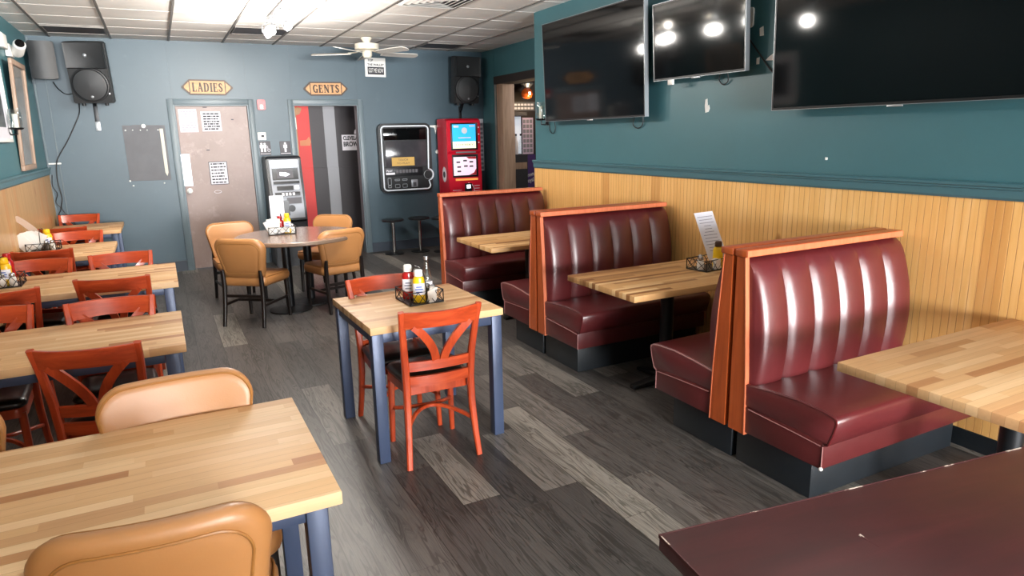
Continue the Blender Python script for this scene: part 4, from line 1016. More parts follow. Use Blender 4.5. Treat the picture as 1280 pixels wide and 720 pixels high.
# --- framed pictures on the left wall
def wall_frame(label, y0, y1, z0, z1, lean, fw, fm, am, mat_w=0.0):
    cy = (y0+y1)/2; t = thing('picture_frame', label, 'picture', (XL+0.004, cy, z0)); t.rotation_euler = (0, math.atan2(lean, z1-z0), 0)
    W, H = (y1-y0)/2, z1-z0
    bm = new()
    for a, b, c, d in ((-W, W, 0, fw), (-W, W, H-fw, H), (-W, -W+fw, fw+.0005, H-fw-.0005), (W-fw, W, fw+.0005, H-fw-.0005)): bx(bm, 0.0, 0.03, a, b, c, d, 0.003)
    obj('frame', bm, M[fm], t)
    bm = new(); bx(bm, 0.006, 0.014, -W+fw, W-fw, fw, H-fw); obj('picture', bm, M[am], t)
    if mat_w:
        bm = new(); a, b = W-fw-mat_w, mat_w+fw
        for p in ((-W+fw, W-fw, fw, b), (-W+fw, W-fw, H-b, H-fw), (-W+fw, -a, b+.0003, H-b-.0003), (a, W-fw, b+.0003, H-b-.0003)): bx(bm, 0.0142, 0.017, *p)
        obj('mount', bm, M['paper'], t)
    return t
wall_frame('tall narrow wood-framed picture leaning on the left wall rail near the corner', 8.09, 8.86, 1.445, 2.50, 0.05, 0.05, 'frame_wood', 'mirror')
wall_frame('white-mounted dark picture cut off by the left edge of the photo', 7.05, 7.78, 1.72, 2.45, 0.0, 0.03, 'white', 'dark_art', 0.10)

# --- candle sconces
def sconce(label, loc, sx):
    t = thing('wall_sconce', label, 'sconce', loc)
    bm = new(); tube(bm, [(-sx*0.075, 0, -0.10), (-sx*0.05, 0, -0.145), (0, 0, -0.14), (0, 0, -0.10)], 0.007, 8); bx(bm, min(-sx*0.080, -sx*0.072), max(-sx*0.080, -sx*0.072), -0.022, 0.022, -0.15, -0.04, 0.002); obj('arm', bm, M['black_metal'], t)
    bm = new(); lathe(bm, [(0.0, -0.10), (0.045, -0.10), (0.062, -0.082), (0.056, -0.082), (0.03, -0.092), (0, -0.092)], (0, 0, 0), 18, None, False, False); obj('dish', bm, M['black_metal'], t)
    bm = new(); lathe(bm, [(0.0, -0.088), (0.022, -0.088), (0.022, 0.04), (0.0, 0.042)], (0, 0, 0), 14, None, False, False); obj('candle', bm, M['candle'], t)
    bm = new(); lathe(bm, [(0.046, -0.085), (0.058, -0.03), (0.058, 0.03), (0.048, 0.085), (0.045, 0.085), (0.055, 0.03), (0.055, -0.03), (0.043, -0.085)], (0, 0, 0), 24, None, False, False); obj('glass_shade', bm, M['glass'], t)
    return t
sconce('candle sconce with glass shade on the left wall in front of the framed picture', (XL+0.082, 7.72, 1.93), 1)
sconce('glass candle sconce at the end of the right wall beside the biggest television', (XW-0.082, 6.29, 1.925), -1)

# --- cables and conduit in the left corner
def cable(name, label, pts, r=0.006, m='cable'):
    bm = new(); P_ = [Vector(p) for p in pts]; out = []
    for i in range(len(P_)-1):
        a, b, c, d = P_[max(i-1, 0)], P_[i], P_[i+1], P_[min(i+2, len(P_)-1)]
        for k in range(6):
            u = k/6; out.append(0.5*((2*b)+(c-a)*u+(2*a-5*b+4*c-d)*u*u+(3*b-a-3*c+d)*u**3))
    out.append(P_[-1]); tube(bm, out, r, 6); return tag(obj(name, bm, M[m]), label, 'cable')
cy_ = YB-0.022
cable('speaker_cable', 'black cable running down the wall from the loudspeaker by the LADIES plaque', [(-0.76, YB-0.10, 2.16), (-0.78, cy_, 2.05), (-0.83, cy_, 1.94), (-0.95, cy_, 1.72), (-1.06, cy_, 1.55), (-1.10, cy_, 1.44), (-1.115, cy_, 1.25), (-1.10, cy_, 1.05), (-1.12, cy_, 0.92), (-1.05, cy_, 0.80), (-1.00, cy_, 0.70)])
cable('speaker_cable', 'short black cable drooping between the two speakers in the left corner', [(-0.98, YB-0.16, 2.40), (-0.95, YB-0.06, 2.33), (-0.88, cy_, 2.27), (-0.78, YB-0.05, 2.29), (-0.74, YB-0.22, 2.32)])
cable('tangled_cable', 'thin tangled black cable in the corner beside the plywood panel', [(-1.16, cy_, 1.33), (-1.175, cy_, 1.20), (-1.14, cy_, 1.10), (-1.17, cy_, 1.0), (-1.13, cy_, 0.92), (-1.17, cy_, 0.82), (-1.12, cy_, 0.70), (-1.15, cy_, 0.5), (-1.10, cy_, 0.3), (-1.12, cy_, 0.15), (-1.10, cy_-0.01, 0.012)], 0.005)
bm = new(); bx(bm, -0.065, 0.065, -0.014, -0.001, -0.009, 0.009, 0.003); tag(obj('cable_clip', bm, M['white'], None, 40, (-1.115, F_, 1.462)), 'short white bar holding the black cable on the back wall near the corner', 'clip')
bm = new(); bx(bm, -1.192, -1.172, YB-0.012, YB, 0.14, ZC-0.002, 0.003); struct('conduit', bm, M['frame_paint'], wbk)
bm = new(); bx(bm, -1.075, -1.063, YB-0.008, YB, 0.14, 2.45, 0.002); struct('conduit', bm, M['frame_paint'], wbk)

# --- televisions on the right wall
def television(label, y0, y1, z0, z1, xf, lean, leds=True):
    cy = (y0+y1)/2; W, H = (y1-y0)/2, z1-z0
    t = thing('television', label, 'television', (xf, cy, z0)); t.rotation_euler = (0, math.atan2(-lean, H), 0)
    bm = new(); bx(bm, 0.004, 0.040, -W, W, 0, H, 0.004); bx(bm, 0.0405, 0.075, -W*0.7, W*0.7, H*0.12, H*0.75, 0.012); obj('housing', bm, M['tv_case'], t)
    bm = new(); b = 0.010
    for p in ((-W, W, 0, b*1.4), (-W, W, H-b, H), (-W, -W+b, b*1.4+.0003, H-b-.0003), (W-b, W, b*1.4+.0003, H-b-.0003)): bx(bm, -0.003, 0.0038, *p)
    obj('bezel', bm, M['tv_case'], t)
    bm = new(); e = 0.0022
    for p in ((-W-e, W+e, -e, 0.0), (-W-e, W+e, H, H+e), (-W-e, -W, 0.0003, H-.0003), (W, W+e, 0.0003, H-.0003)): bx(bm, -0.0035, 0.036, *p)
    obj('edge_trim', bm, M['silver'], t, 0)
    bm = new(); bx(bm, 0.0, 0.0037, -W+b, W-b, b*1.4, H-b); obj('screen', bm, M['tv_black'], t, 0)
    bm = new(); bx(bm, -0.005, 0.003, -0.045, 0.045, -0.012, -0.003, 0.002); obj('badge', bm, M['silver'], t)
    bm = new(); d = XW-xf-0.003; bx(bm, 0.0755, 0.079, -0.2, 0.2, H*0.25, H*0.6)
    sweep(bm, [(0.079, 0, H*0.45), (max(0.083, d-0.002), 0, H*0.45)], 0.30, 0.20, (0, 1, 0)); obj('wall_mount', bm, M['black_metal'], t)
    return t
television('big television on the right wall closest to the corner opening', 4.515, 6.115, 1.812, 2.735, 3.558, 0.035)
television('smallest television, showing two bright lamp reflections, in the middle of the right wall', 3.475, 4.425, 2.078, 2.640, 3.570, 0.03)
television('big television on the right wall cut off by the top right corner of the photo', 1.545, 3.205, 1.808, 2.745, 3.545, 0.03)
bm = new(); bx(bm, -0.02, -0.003, -0.03, 0.03, -0.02, 0.02, 0.004); tag(obj('tv_sensor_box', bm, M['white'], None, 40, (3.590, 4.235, 2.058)), 'small white box hanging under the smallest television', 'box')
bm = new(); prism(bm, rrect(0.05, 0.13, 0.02, 4), lambda u, v: (-0.012, u, v), lambda u, v: (-0.001, u, v)); tag(obj('outlet_cover', bm, M['white'], None, 40, (XW, 3.555, 2.43)), 'white outlet cover beside the smallest television', 'outlet')
cable('power_cord', 'thin black cord slanting between the small and the top right televisions', [(XW-0.01, 3.58, 2.32), (XW-0.01, 3.47, 2.20), (XW-0.01, 3.36, 2.08), (XW-0.012, 3.24, 1.98)], 0.005)
cable('power_cord', 'thin cord loop below the left end of the big television by the corner', [(XW-0.02, 6.14, 1.84), (XW-0.012, 6.12, 1.74), (XW-0.012, 6.17, 1.69), (XW-0.012, 6.23, 1.72), (XW-0.012, 6.24, 1.79)], 0.004)
cable('power_cord', 'thin cord loop below the right end of the big television by the corner', [(XW-0.02, 4.68, 1.84), (XW-0.012, 4.69, 1.75), (XW-0.012, 4.76, 1.72), (XW-0.012, 4.82, 1.75), (XW-0.012, 4.80, 1.81)], 0.004)
cable('power_cord', 'thin cord loop hanging below the smallest television', [(XW-0.03, 3.72, 2.09), (XW-0.014, 3.73, 2.03), (XW-0.012, 3.78, 2.01), (XW-0.012, 3.82, 2.05), (XW-0.012, 3.80, 2.10)], 0.004)
# ------------------------------------------------------------------ machines at the back
# wall jukebox
t = thing('jukebox', 'black wall jukebox with a white glowing outline and a round knob', 'jukebox', (3.285, F_, 1.375))
W, H = 0.745, 0.95
def shape(w, h, r): return rrect(w, h, r, 6)
bm = new(); prism(bm, shape(W+0.07, H+0.06, 0.09), lambda u, v: (u, -0.085, v), lambda u, v: (u, -0.001, v)); obj('housing', bm, M['tv_case'], t)
bm = new()
def outl():
    p = []
    for q in shape(W-0.02, H-0.02, 0.055): p.append((q[0], -0.094, q[1]))
    out = []
    for i, q in enumerate(p):
        out.append(q); n_ = p[(i+1) % len(p)]
        if q[0] > W/2-0.05 and n_[0] > W/2-0.05 and abs(q[2]-n_[2]) > 0.3:
            for k in range(9):
                a = R(-80+20*k); out.append((W/2-0.045+0.088*math.cos(a), -0.094, -0.255+0.088*math.sin(a)))
    return out
op = outl(); tube(bm, op, 0.0105, 8, True); obj('light_outline', bm, M['white_led'], t)
bm = new(); bx(bm, -0.33, 0.33, -0.092, -0.0855, 0.265, 0.435, 0.002); obj('header_panel', bm, M['tv_black'], t)
bm = new(); bx(bm, -0.31, 0.32, -0.091, -0.0855, -0.125, 0.245, 0.002); obj('screen', bm, mat('dim_screen', '#38373b', 0.15, emit=0.05, var=0.15), t)
bm = new(); bx(bm, -0.225, 0.125, -0.0945, -0.0915, -0.11, 0.015, 0.0); cd = obj('message_card', bm, M['gold_card'], t)
bm = text(new(), 'TOUCH', 0.042, onY(-0.05, -0.0955, -0.025), 0.0005); text(bm, 'TO PLAY', 0.032, onY(-0.05, -0.0955, -0.075), 0.0005, 0, 0.2); obj('lettering', bm, M['ink'], cd, 0)
bm = new(); bx(bm, -0.335, 0.25, -0.096, -0.0855, -0.262, -0.135, 0.003); obj('control_strip', bm, M['black_metal'], t)
bm = new(); bx(bm, -0.325, -0.19, -0.099, -0.0965, -0.235, -0.205); text(bm, 'PLAY', 0.04, onY(-0.27, -0.0985, -0.18), 0.0008); obj('logo_bar', bm, M['label_w'], t, 0)
for i in range(7):
    bm = new(); x = -0.15+0.05*i; bx(bm, x-0.02, x+0.02, -0.099, -0.0965, -0.215, -0.165, 0.002); obj('button', bm, M['grey_dark'], t)
bm = new(); cyl(bm, (W/2-0.045, -0.088, -0.255), (W/2-0.045, -0.118, -0.255), 0.062, 28); obj('knob', bm, M['tv_case'], t)
bm = new(); tube(bm, [(W/2-0.045+0.066*math.cos(k/24*2*PI), -0.112, -0.255+0.066*math.sin(k/24*2*PI)) for k in range(24)], 0.004, 6, True); obj('knob_ring', bm, M['silver'], t)
for x, z, w_, h_ in ((-0.275, -0.335, .05, .10), (-0.275, -0.41, .05, .03), (-0.155, -0.315, .075, .02), (-0.04, -0.315, .075, .02), (-0.155, -0.405, .07, .05), (-0.04, -0.405, .07, .05)):
    bm = new(); o_ = rrect(w_, h_, 0.008, 3, x, z); tube(bm, [(a, -0.0885, b) for a, b in o_], 0.0045, 5, True); obj('slot', bm, M['silver'], t)
bm = new(); bx(bm, 0.06, 0.16, -0.095, -0.0855, -0.43, -0.32, 0.004); cr2 = obj('card_reader', bm, M['atm_grey'], t)
bm = new(); bx(bm, 0.085, 0.135, -0.098, -0.0955, -0.42, -0.36); obj('keypad', bm, M['ink'], cr2)

# red lottery kiosk
t = thing('game_kiosk', 'tall red game kiosk with a blue lit screen in the back corner', 'kiosk', (4.055, 9.60, 0))
kw, ky = 0.27, -0.22
bm = new(); prism(bm, [(ky, 0.0), (ky, 1.05), (ky+0.03, 1.42), (ky, 1.46), (ky, 1.90), (ky+0.06, 1.93), (0.18, 1.93), (0.18, 0.0)], lambda y, z: (-kw, y, z), lambda y, z: (kw, y, z)); bmesh.ops.bevel(bm, geom=[e for e in bm.edges if abs(e.verts[0].co.x-e.verts[1].co.x) < 1e-5], offset=0.012, segments=2, affect='EDGES'); obj('cabinet', bm, M['kiosk_red'], t)
def pane(nm, x0, x1, z0, z1, y, d, m, b=0.0): bm = new(); bx(bm, x0, x1, y-d, y, z0, z1, b); return obj(nm, bm, M[m], t, 40)
pane('screen_bezel', -0.215, 0.215, 1.475, 1.865, ky-0.001, 0.012, 'black_metal', 0.004)
s1 = pane('screen', -0.190, 0.180, 1.600, 1.845, ky-0.0135, 0.003, 'screen_blue'); pane('screen_footer', -0.190, 0.180, 1.500, 1.599, ky-0.0135, 0.003, 'screen_cream')
bm = new(); lathe(bm, [(0.045, 0), (0.045, .002), (0, .002)], (0, 0, 0), 18, Matrix.Translation((0, ky-0.0168, 1.755)) @ Matrix.Rotation(R(90), 4, 'X'), True, False); obj('screen_symbol', bm, M['label_w'], s1, 0)
for x0_, x1_, z0_, z1_ in ((-0.17, -0.09, 1.80, 1.83), (0.08, 0.165, 1.81, 1.83), (-0.10, 0.10, 1.645, 1.66)):
    bm = new(); bx(bm, x0_, x1_, ky-.0185, ky-.0168, z0_, z1_); obj('screen_text_bar', bm, M['label_w'], s1, 0)
bm = text(new(), 'LOTTERY', 0.035, onY(0, ky-0.0175, 1.55), 0.0006, 0, 0.28); obj('lettering', bm, M['grey_dark'], t, 0)
pane('slot_bar', -0.14, 0.18, 1.432, 1.452, ky-0.001, 0.006, 'silver')
pane('screen_recess', -0.200, 0.215, 1.075, 1.410, ky+0.012, 0.012, 'black_metal', 0.004)
s2 = pane('touch_screen', -0.185, 0.180, 1.105, 1.375, ky-0.001, 0.004, 'screen_pink')
for x, z in ((-0.11, 1.30), (0.0, 1.32), (0.10, 1.30), (-0.10, 1.23), (0.01, 1.24), (0.10, 1.235), (-0.10, 1.165)):
    bm = new(); bx(bm, x-0.03, x+0.03, ky-.0065, ky-.0052, z-0.012, z+0.012); obj('screen_icon', bm, M['grey_dark'], s2, 0)
for pl_ in ([(0.06, 1.106), (0.179, 1.106), (0.179, 1.20), (0.14, 1.14)], [(0.02, 1.374), (0.06, 1.345), (0.179, 1.34), (0.179, 1.374)]):
    bm = new(); prism(bm, pl_, lambda u, v: (u, ky-.0068, v), lambda u, v: (u, ky-.0052, v)); obj('screen_corner', bm, M['red_plastic'], s2, 0)
pane('ticket_bar', -0.16, 0.20, 1.028, 1.058, ky-0.001, 0.008, 'screen_orange')
pane('card_reader', -0.02, 0.09, 0.80, 0.985, ky-0.001, 0.03, 'black_metal', 0.008); pane('reader_screen', 0.002, 0.065, 0.91, 0.965, ky-0.0315, 0.002, 'lit_white')
bm = new(); tube(bm, [(0.035+0.10*math.cos(R(a)), ky-0.004, 0.875+0.115*math.sin(R(a))) for a in range(-80, 100, 12)], 0.005, 6); obj('reader_outline', bm, M['label_w'], t)
bm = text(new(), 'PLAY', 0.075, onY(-0.135, ky-0.003, 0.80), 0.001, 0.002, 0.18); text(bm, 'HERE', 0.06, onY(-0.13, ky-0.003, 0.72), 0.001, 0.001, 0.16)
for i in range(6): bx(bm, 0.14, 0.23, ky-.003, ky-.001, 0.74+0.04*i, 0.748+0.04*i)
bx(bm, -0.21, -0.07, ky-.003, ky-.001, 0.885, 0.892); obj('lettering', bm, M['label_w'], t, 0)
bm = new(); lathe(bm, [(0.0, 0.003), (0.075, 0.003), (0.075, 0.0)], (0, 0, 0), 24, Matrix.Translation((-kw-0.001, -0.06, 1.12)) @ Matrix.Rotation(R(-90), 4, 'Y') @ Matrix.Diagonal((1.5, 1, 1, 1)), False, True); st = obj('side_badge', bm, M['label_w'], t)
bm = new(); lathe(bm, [(0.0, 0.005), (0.045, 0.005), (0.045, 0.0032)], (0, 0, 0), 20, Matrix.Translation((-kw-0.001, -0.06, 1.12)) @ Matrix.Rotation(R(-90), 4, 'Y'), False, True); obj('side_badge_centre', bm, M['grey_dark'], st)
for z in (1.80, 1.70, 1.58):
    bm = new(); cyl(bm, (0.235, ky-0.001, z), (0.235, ky-0.009, z), 0.010, 10); obj('screw', bm, M['label_w'], t)
bm = new(); bx(bm, -0.05, 0.05, -0.005, -0.001, -0.40, 0.40); o = tag(obj('price_strip', bm, M['paper'], None, 0, (4.555, YB, 1.53)), 'tall pale printed strip on the wall right of the red kiosk', 'poster')
bm = new()
for i in range(11): bx(bm, -0.038, 0.038, -0.0065, -0.0051, -0.37+0.067*i, -0.335+0.067*i)
p_ = obj('printing', bm, M['ink_l'], o, 0); p_['kind'] = 'stuff'
# small white fittings on the wall left of the kiosk
t = thing('wall_hook', 'white T-shaped hook on the wall at the top left of the red kiosk', 'hook', (3.80, F_, 1.79))
bm = new(); prism(bm, [(-0.085, 0.03), (-0.085, 0.055), (0.085, 0.055), (0.085, 0.03), (0.025, 0.02), (0.0, -0.075), (-0.02, 0.02)], lambda u, v: (u, -0.012, v), lambda u, v: (u, -0.001, v)); obj('plate', bm, M['white'], t)
t = thing('wall_button', 'round white button on the wall left of the red kiosk', 'button', (3.815, F_, 1.45))
bm = new(); cyl(bm, (0, -0.001, 0), (0, -0.018, 0), 0.03, 18, 0.024); obj('plate', bm, M['white'], t)

# cash machine
t = thing('cash_machine', 'black and grey cash machine against the wall behind the round table', 'cash machine', (1.475, 9.60, 0))
prof = [(-0.22, 0.0), (-0.22, 0.60), (-0.26, 0.63), (-0.23, 0.98), (-0.15, 1.20), (-0.13, 1.44), (-0.10, 1.47), (0.26, 1.47), (0.26, 0.0)]
bm = new(); prism(bm, prof, lambda y, z: (-0.225, y, z), lambda y, z: (0.225, y, z)); bmesh.ops.bevel(bm, geom=[e for e in bm.edges if abs(e.verts[0].co.x-e.verts[1].co.x) < 1e-5], offset=0.015, segments=2, affect='EDGES'); obj('cabinet', bm, M['atm_black'], t)
def yat(z):
    for (ya, za), (yb, zb) in zip(prof[1:], prof[2:]):
        if za <= z <= zb and zb > za: return ya+(yb-ya)*(z-za)/(zb-za)
    return -0.13
def slab(nm, x0, x1, z0, z1, d0, d1, m):
    bm = new(); zs = sorted({z0, z1} | {z for z in (0.98, 1.20) if z0 < z < z1})
    poly = [(yat(z)-d1, z) for z in zs] + [(yat(z)-d0, z) for z in zs[::-1]]
    prism(bm, poly, lambda y, z: (x0, y, z), lambda y, z: (x1, y, z)); return obj(nm, bm, M[m], t, 20)
slab('fascia', -0.19, 0.19, 0.66, 1.425, 0.001, 0.014, 'atm_grey')
hd = slab('lit_header', -0.165, 0.165, 1.325, 1.415, 0.015, 0.022, 'lit_white')
slab('screen_surround', -0.165, 0.165, 1.165, 1.315, 0.015, 0.024, 'atm_black')
slab('screen', -0.11, 0.10, 1.185, 1.295, 0.0245, 0.026, 'grey_dark')
bm = new(); prism(bm, [(-0.07, 1.22), (0.01, 1.21), (0.06, 1.235), (0.0, 1.26), (-0.07, 1.265)], lambda u, v: (u, yat(v)-0.0285, v), lambda u, v: (u, yat(v)-0.0262, v)); obj('screen_symbol', bm, M['lit_white'], t)
slab('shelf', -0.165, 0.165, 1.115, 1.145, 0.015, 0.05, 'atm_black'); slab('card_slot', -0.13, 0.08, 1.03, 1.085, 0.015, 0.03, 'atm_black'); slab('lit_slot', 0.10, 0.15, 1.04, 1.085, 0.015, 0.03, 'lit_white')
slab('keypad', -0.165, 0.155, 0.955, 1.005, 0.015, 0.035, 'atm_black')
bm = new()
for i in range(4):
    for j in range(2): bx(bm, -0.08+0.045*i, -0.05+0.045*i, yat(0.98)-0.042, yat(0.98)-0.034, 0.962+0.02*j, 0.977+0.02*j)
obj('key_block', bm, M['label_w'], t, 0)
slab('receipt_panel', -0.02, 0.165, 0.85, 0.93, 0.015, 0.026, 'grey_dark'); slab('cash_tray', -0.16, 0.0, 0.70, 0.90, 0.015, 0.03, 'atm_black')
bm = new(); cyl(bm, (0.03, yat(0.79)-0.014, 0.79), (0.03, yat(0.79)-0.035, 0.79), 0.045, 18); obj('lock', bm, M['atm_black'], t)

# pedestal stools
def stool(label, x, y):
    t = thing('pedestal_stool', label, 'stool', (x, y, 0), 0, 'low pedestal stools along the back wall')
    bm = new(); lathe(bm, [(0.0, 0.0), (0.14, 0.0), (0.14, 0.01), (0.06, 0.022), (0.03, 0.03), (0.0, 0.03)], (0, 0, 0), 24, None, False, False); obj('base', bm, M['iron'], t)
    bm = new(); cyl(bm, (0, 0, 0.03), (0, 0, 0.475), 0.024, 14); obj('pole', bm, M['chrome'], t)
    bm = new(); lathe(bm, [(0.0, 0.470), (0.10, 0.474), (0.158, 0.486), (0.162, 0.500), (0.15, 0.512), (0.0, 0.518)], (0, 0, 0), 28, None, False, False); obj('seat', bm, M['stool_top'], t)
    return t
st0 = stool('low black pedestal stool nearest the gents doorway, under the jukebox', 2.94, 9.54)
dup(st0, (3.345, 9.54, 0), 0, 'low black pedestal stool in the middle of three under the jukebox')
dup(st0, (3.625, 9.33, 0), 0, 'low black pedestal stool nearest the red kiosk, half hidden by the booth')

# ------------------------------------------------------------------ ceiling things
t = thing('ceiling_fan', 'white ceiling fan near the back wall', 'fan', (2.51, 8.79, 0))
bm = new(); lathe(bm, [(0.0, 2.914), (0.068, 2.914), (0.072, 2.90), (0.045, 2.868), (0.045, 2.845), (0.055, 2.842)], (0, 0, 0), 24, None, False, True); obj('canopy', bm, M['cream'], t)
bm = new(); lathe(bm, [(0.0, 2.846), (0.10, 2.846), (0.150, 2.836), (0.152, 2.79), (0.150, 2.770), (0.11, 2.757), (0.0, 2.757)], (0, 0, 0), 32, None, False, False); obj('motor', bm, M['cream'], t)
bm = new(); lathe(bm, [(0.0, 2.757), (0.062, 2.757), (0.060, 2.70), (0.045, 2.672), (0.0, 2.668)], (0, 0, 0), 24, None, False, False); obj('switch_housing', bm, M['cream'], t)
for k in range(5):
    a = R(8+72*k); Mx = Matrix.Rotation(a, 4, 'Z')
    bm = new(); sweep(bm, [Mx @ Vector(p) for p in ((0.09, 0, 2.752), (0.15, 0, 2.738), (0.24, 0, 2.732))], [0.035, 0.03, 0.06], 0.008, Mx.to_3x3() @ Vector((0, 1, 0))); obj('blade_iron', bm, M['cream'], t)
    ol = [(0.20, -0.045), (0.30, -0.058), (0.62, -0.066)] + [(0.66+0.05*math.cos(R(q)), 0.066*math.sin(R(q))) for q in range(-75, 76, 15)] + [(0.62, 0.066), (0.30, 0.058), (0.20, 0.045)]
    bm = new(); prism(bm, ol, lambda x, y: Mx @ Vector((x, y, 2.722-y*0.24)), lambda x, y: Mx @ Vector((x, y, 2.730-y*0.24))); obj('blade', bm, M['blade'], t)

# track light
t = thing('track_light', 'silver ceiling track with gimbal lamps above the middle of the room', 'track light', (1.18, 7.0, 0))
bm = new(); bx(bm, -0.018, 0.018, -2.6, 0.70, ZC-0.032, ZC-0.001, 0.003); obj('track', bm, M['silver'], t)
HEADS = [(-0.035, 0.28, (-0.55, -0.62, -0.55), .12), (0.055, -0.02, (0.50, -0.70, -0.5), .12), (-0.02, -0.62, (-0.45, -0.6, -0.65), .12), (0.02, -0.80, (-0.65, 0.75, -0.32), 3.0), (-0.03, 0.55, (-0.70, 0.70, -0.34), 2.0), (0.07, -1.34, (0.35, -0.72, -0.6), .12), (-0.03, -2.1, (-0.12, 0.85, -0.42), 4.0)]
for hx, hy, d, pw in HEADS:
    d = Vector(d).normalized(); zc = ZC-0.165; c = Vector((hx, hy, zc))
    q = d.to_track_quat('Z', 'Y').to_matrix().to_4x4(); Mx = Matrix.Translation(c) @ q
    bm = new(); cyl(bm, (0, hy, ZC-0.033), (0, hy, ZC-0.062), 0.02, 12)
    tube(bm, [(0, hy, ZC-0.06), (hx-0.058, hy, ZC-0.10), (hx-0.058, hy, zc)], 0.006, 6); tube(bm, [(0, hy, ZC-0.06), (hx+0.058, hy, ZC-0.10), (hx+0.058, hy, zc)], 0.006, 6)
    yk = obj('lamp_yoke', bm, M['silver'], t)
    bm = new(); lathe(bm, [(0.0, -0.07), (0.018, -0.07), (0.026, -0.04), (0.046, -0.005), (0.052, 0.03), (0.046, 0.03), (0.040, 0.0)], (0, 0, 0), 18, Mx, False, False); lh = obj('lamp_head', bm, M['silver'], t)
    bm = new(); lathe(bm, [(0.043, 0.010), (0.041, 0.026), (0.028, 0.034), (0.0, 0.037)], (0, 0, 0), 16, Mx, True, False); obj('bulb', bm, M['bulb'], lh)
    wc = Vector((1.18, 7.0, 0)) + c + d*0.06
    spot('track_lamp', wc, wc+d, TRACK_W*pw, (1.0, 0.94, 0.85), 95, 0.9, 0.04)
    l_ = bpy.data.lights.new('lamp_spill', 'POINT'); l_.energy = SPILL_W; l_.color = (1.0, 0.95, 0.88); l_.shadow_soft_size = 0.05
    lo_ = bpy.data.objects.new('lamp_spill', l_); C.objects.link(lo_); lo_.location = Vector((wc.x, wc.y, ZC-0.34))

# two unseen tracks added over the front half for more light from above
for lb, X_, Y_ in (('unseen silver lamp track added for top light over the large front table', 0.25, 2.6), ('unseen silver lamp track added for top light over the dark red table', 2.2, 1.4)):
    dup(t, (X_, Y_, 0), 0, lb)
    for hx, hy, d, pw in HEADS[::2]:
        wc = Vector((X_+hx, Y_+hy, ZC-0.20)); spot('track_lamp', wc, wc+Vector((0.25*hx/abs(hx), 0.25*math.cos(hy*3), -1)), DOWN_W*(0.6 if X_ < 1 else 1.0), (1.0, 0.95, 0.88), 150, 1.0, 0.08)
# return-air panels and the louvred diffuser
for lb, x0, y1, m_ in (('dark recessed ceiling panel above the two speakers in the left corner', -0.958, 9.50, 0), ('dark recessed ceiling panel just left of the track light', 0.917, 8.98, 0), ('dark recessed ceiling panel near the loudspeaker above the kiosk', 3.417, 9.60, 0)):
    t = thing('return_air_panel', lb, 'ceiling panel', (x0+0.3125, y1-0.28, ZC), 0, 'dark return-air panels in the ceiling')
    bm = new()
    for a, b, c, d in ((-0.296, 0.296, -0.27, -0.255), (-0.296, 0.296, 0.255, 0.27), (-0.296, -0.281, -0.2545, 0.2545), (0.281, 0.296, -0.2545, 0.2545)): bx(bm, a, b, c, d, -0.004, 0.011)
    obj('frame', bm, M['tbar_g'], t)
    bm = new(); bx(bm, -0.281, 0.281, -0.2545, 0.2545, 0.004, 0.011); obj('panel', bm, M['grey_dark'], t)
t = thing('air_diffuser', 'square louvred air diffuser in the ceiling at the top edge of the photo', 'vent', (2.48, 6.255, ZC))
bm = new()
for k in range(5):
    r0 = 0.295-0.055*k; z = 0.004-0.006*k*0; 
    L = []
    for rr, zz in ((r0, -0.002), (r0-0.034, 0.012-0.026), (r0-0.036, -0.012), (r0-0.006, 0.004)): L.append([bm.verts.new((a*rr, b*rr, zz)) for a, b in ((-1, -1), (1, -1), (1, 1), (-1, 1))])
    L.append(L[0]); loop_faces(bm, L)
obj('louvre', bm, M['tbar_w'], t, 20)
bm = new(); bx(bm, -0.296, 0.296, -0.296, 0.296, 0.006, 0.011); obj('back_plate', bm, M['ink'], t)

# ------------------------------------------------------------------ hall: team lettering
bm = new(); bx(bm, 2.655, 3.02, YH-0.006, YH-0.001, 1.49, 1.735); o = tag(obj('team_banner', bm, M['label_w'], None, 0), 'white team sticker reading CLEVELAND BROWNS on the dark hall wall', 'sticker')
bm = text(new(), 'CLEVELAND', 0.085, onY(2.84, YH-0.0075, 1.68), 0.001, 0.003, 0.33); text(bm, 'BROWNS', 0.10, onY(2.84, YH-0.0075, 1.585), 0.001, 0.004, 0.33); obj('lettering', bm, M['ink'], o, 0)
bm = new(); prism(bm, [(2.86, 1.745), (2.99, 1.745), (3.0, 1.83), (2.96, 1.93), (2.92, 1.92), (2.90, 1.83), (2.87, 1.80)], lambda u, v: (u, YH-0.006, v), lambda u, v: (u, YH-0.001, v)); obj('emblem', bm, M['label_w'], o, 0)
bm = new(); prism(bm, [(2.02, 1.58), (2.17, 1.58), (2.19, 1.64), (2.165, 1.72), (2.12, 1.67), (2.02, 1.66)], lambda u, v: (u-0.02, YH-0.005, v), lambda u, v: (u-0.02, YH-0.001, v)); tag(obj('wall_sticker', bm, M['tan_sticker'], None, 0), 'tan sticker on the red strip inside the gents doorway', 'sticker')
bm = new(); prism(bm, [(1.96, 2.04), (2.03, 2.06), (2.07, 2.15), (2.0, 2.17), (1.95, 2.12)], lambda u, v: (u, YH-0.005, v), lambda u, v: (u, YH-0.001, v)); tag(obj('wall_sticker', bm, M['tan_dark'], None, 0), 'torn brown sticker at the top of the red strip inside the gents doorway', 'sticker')

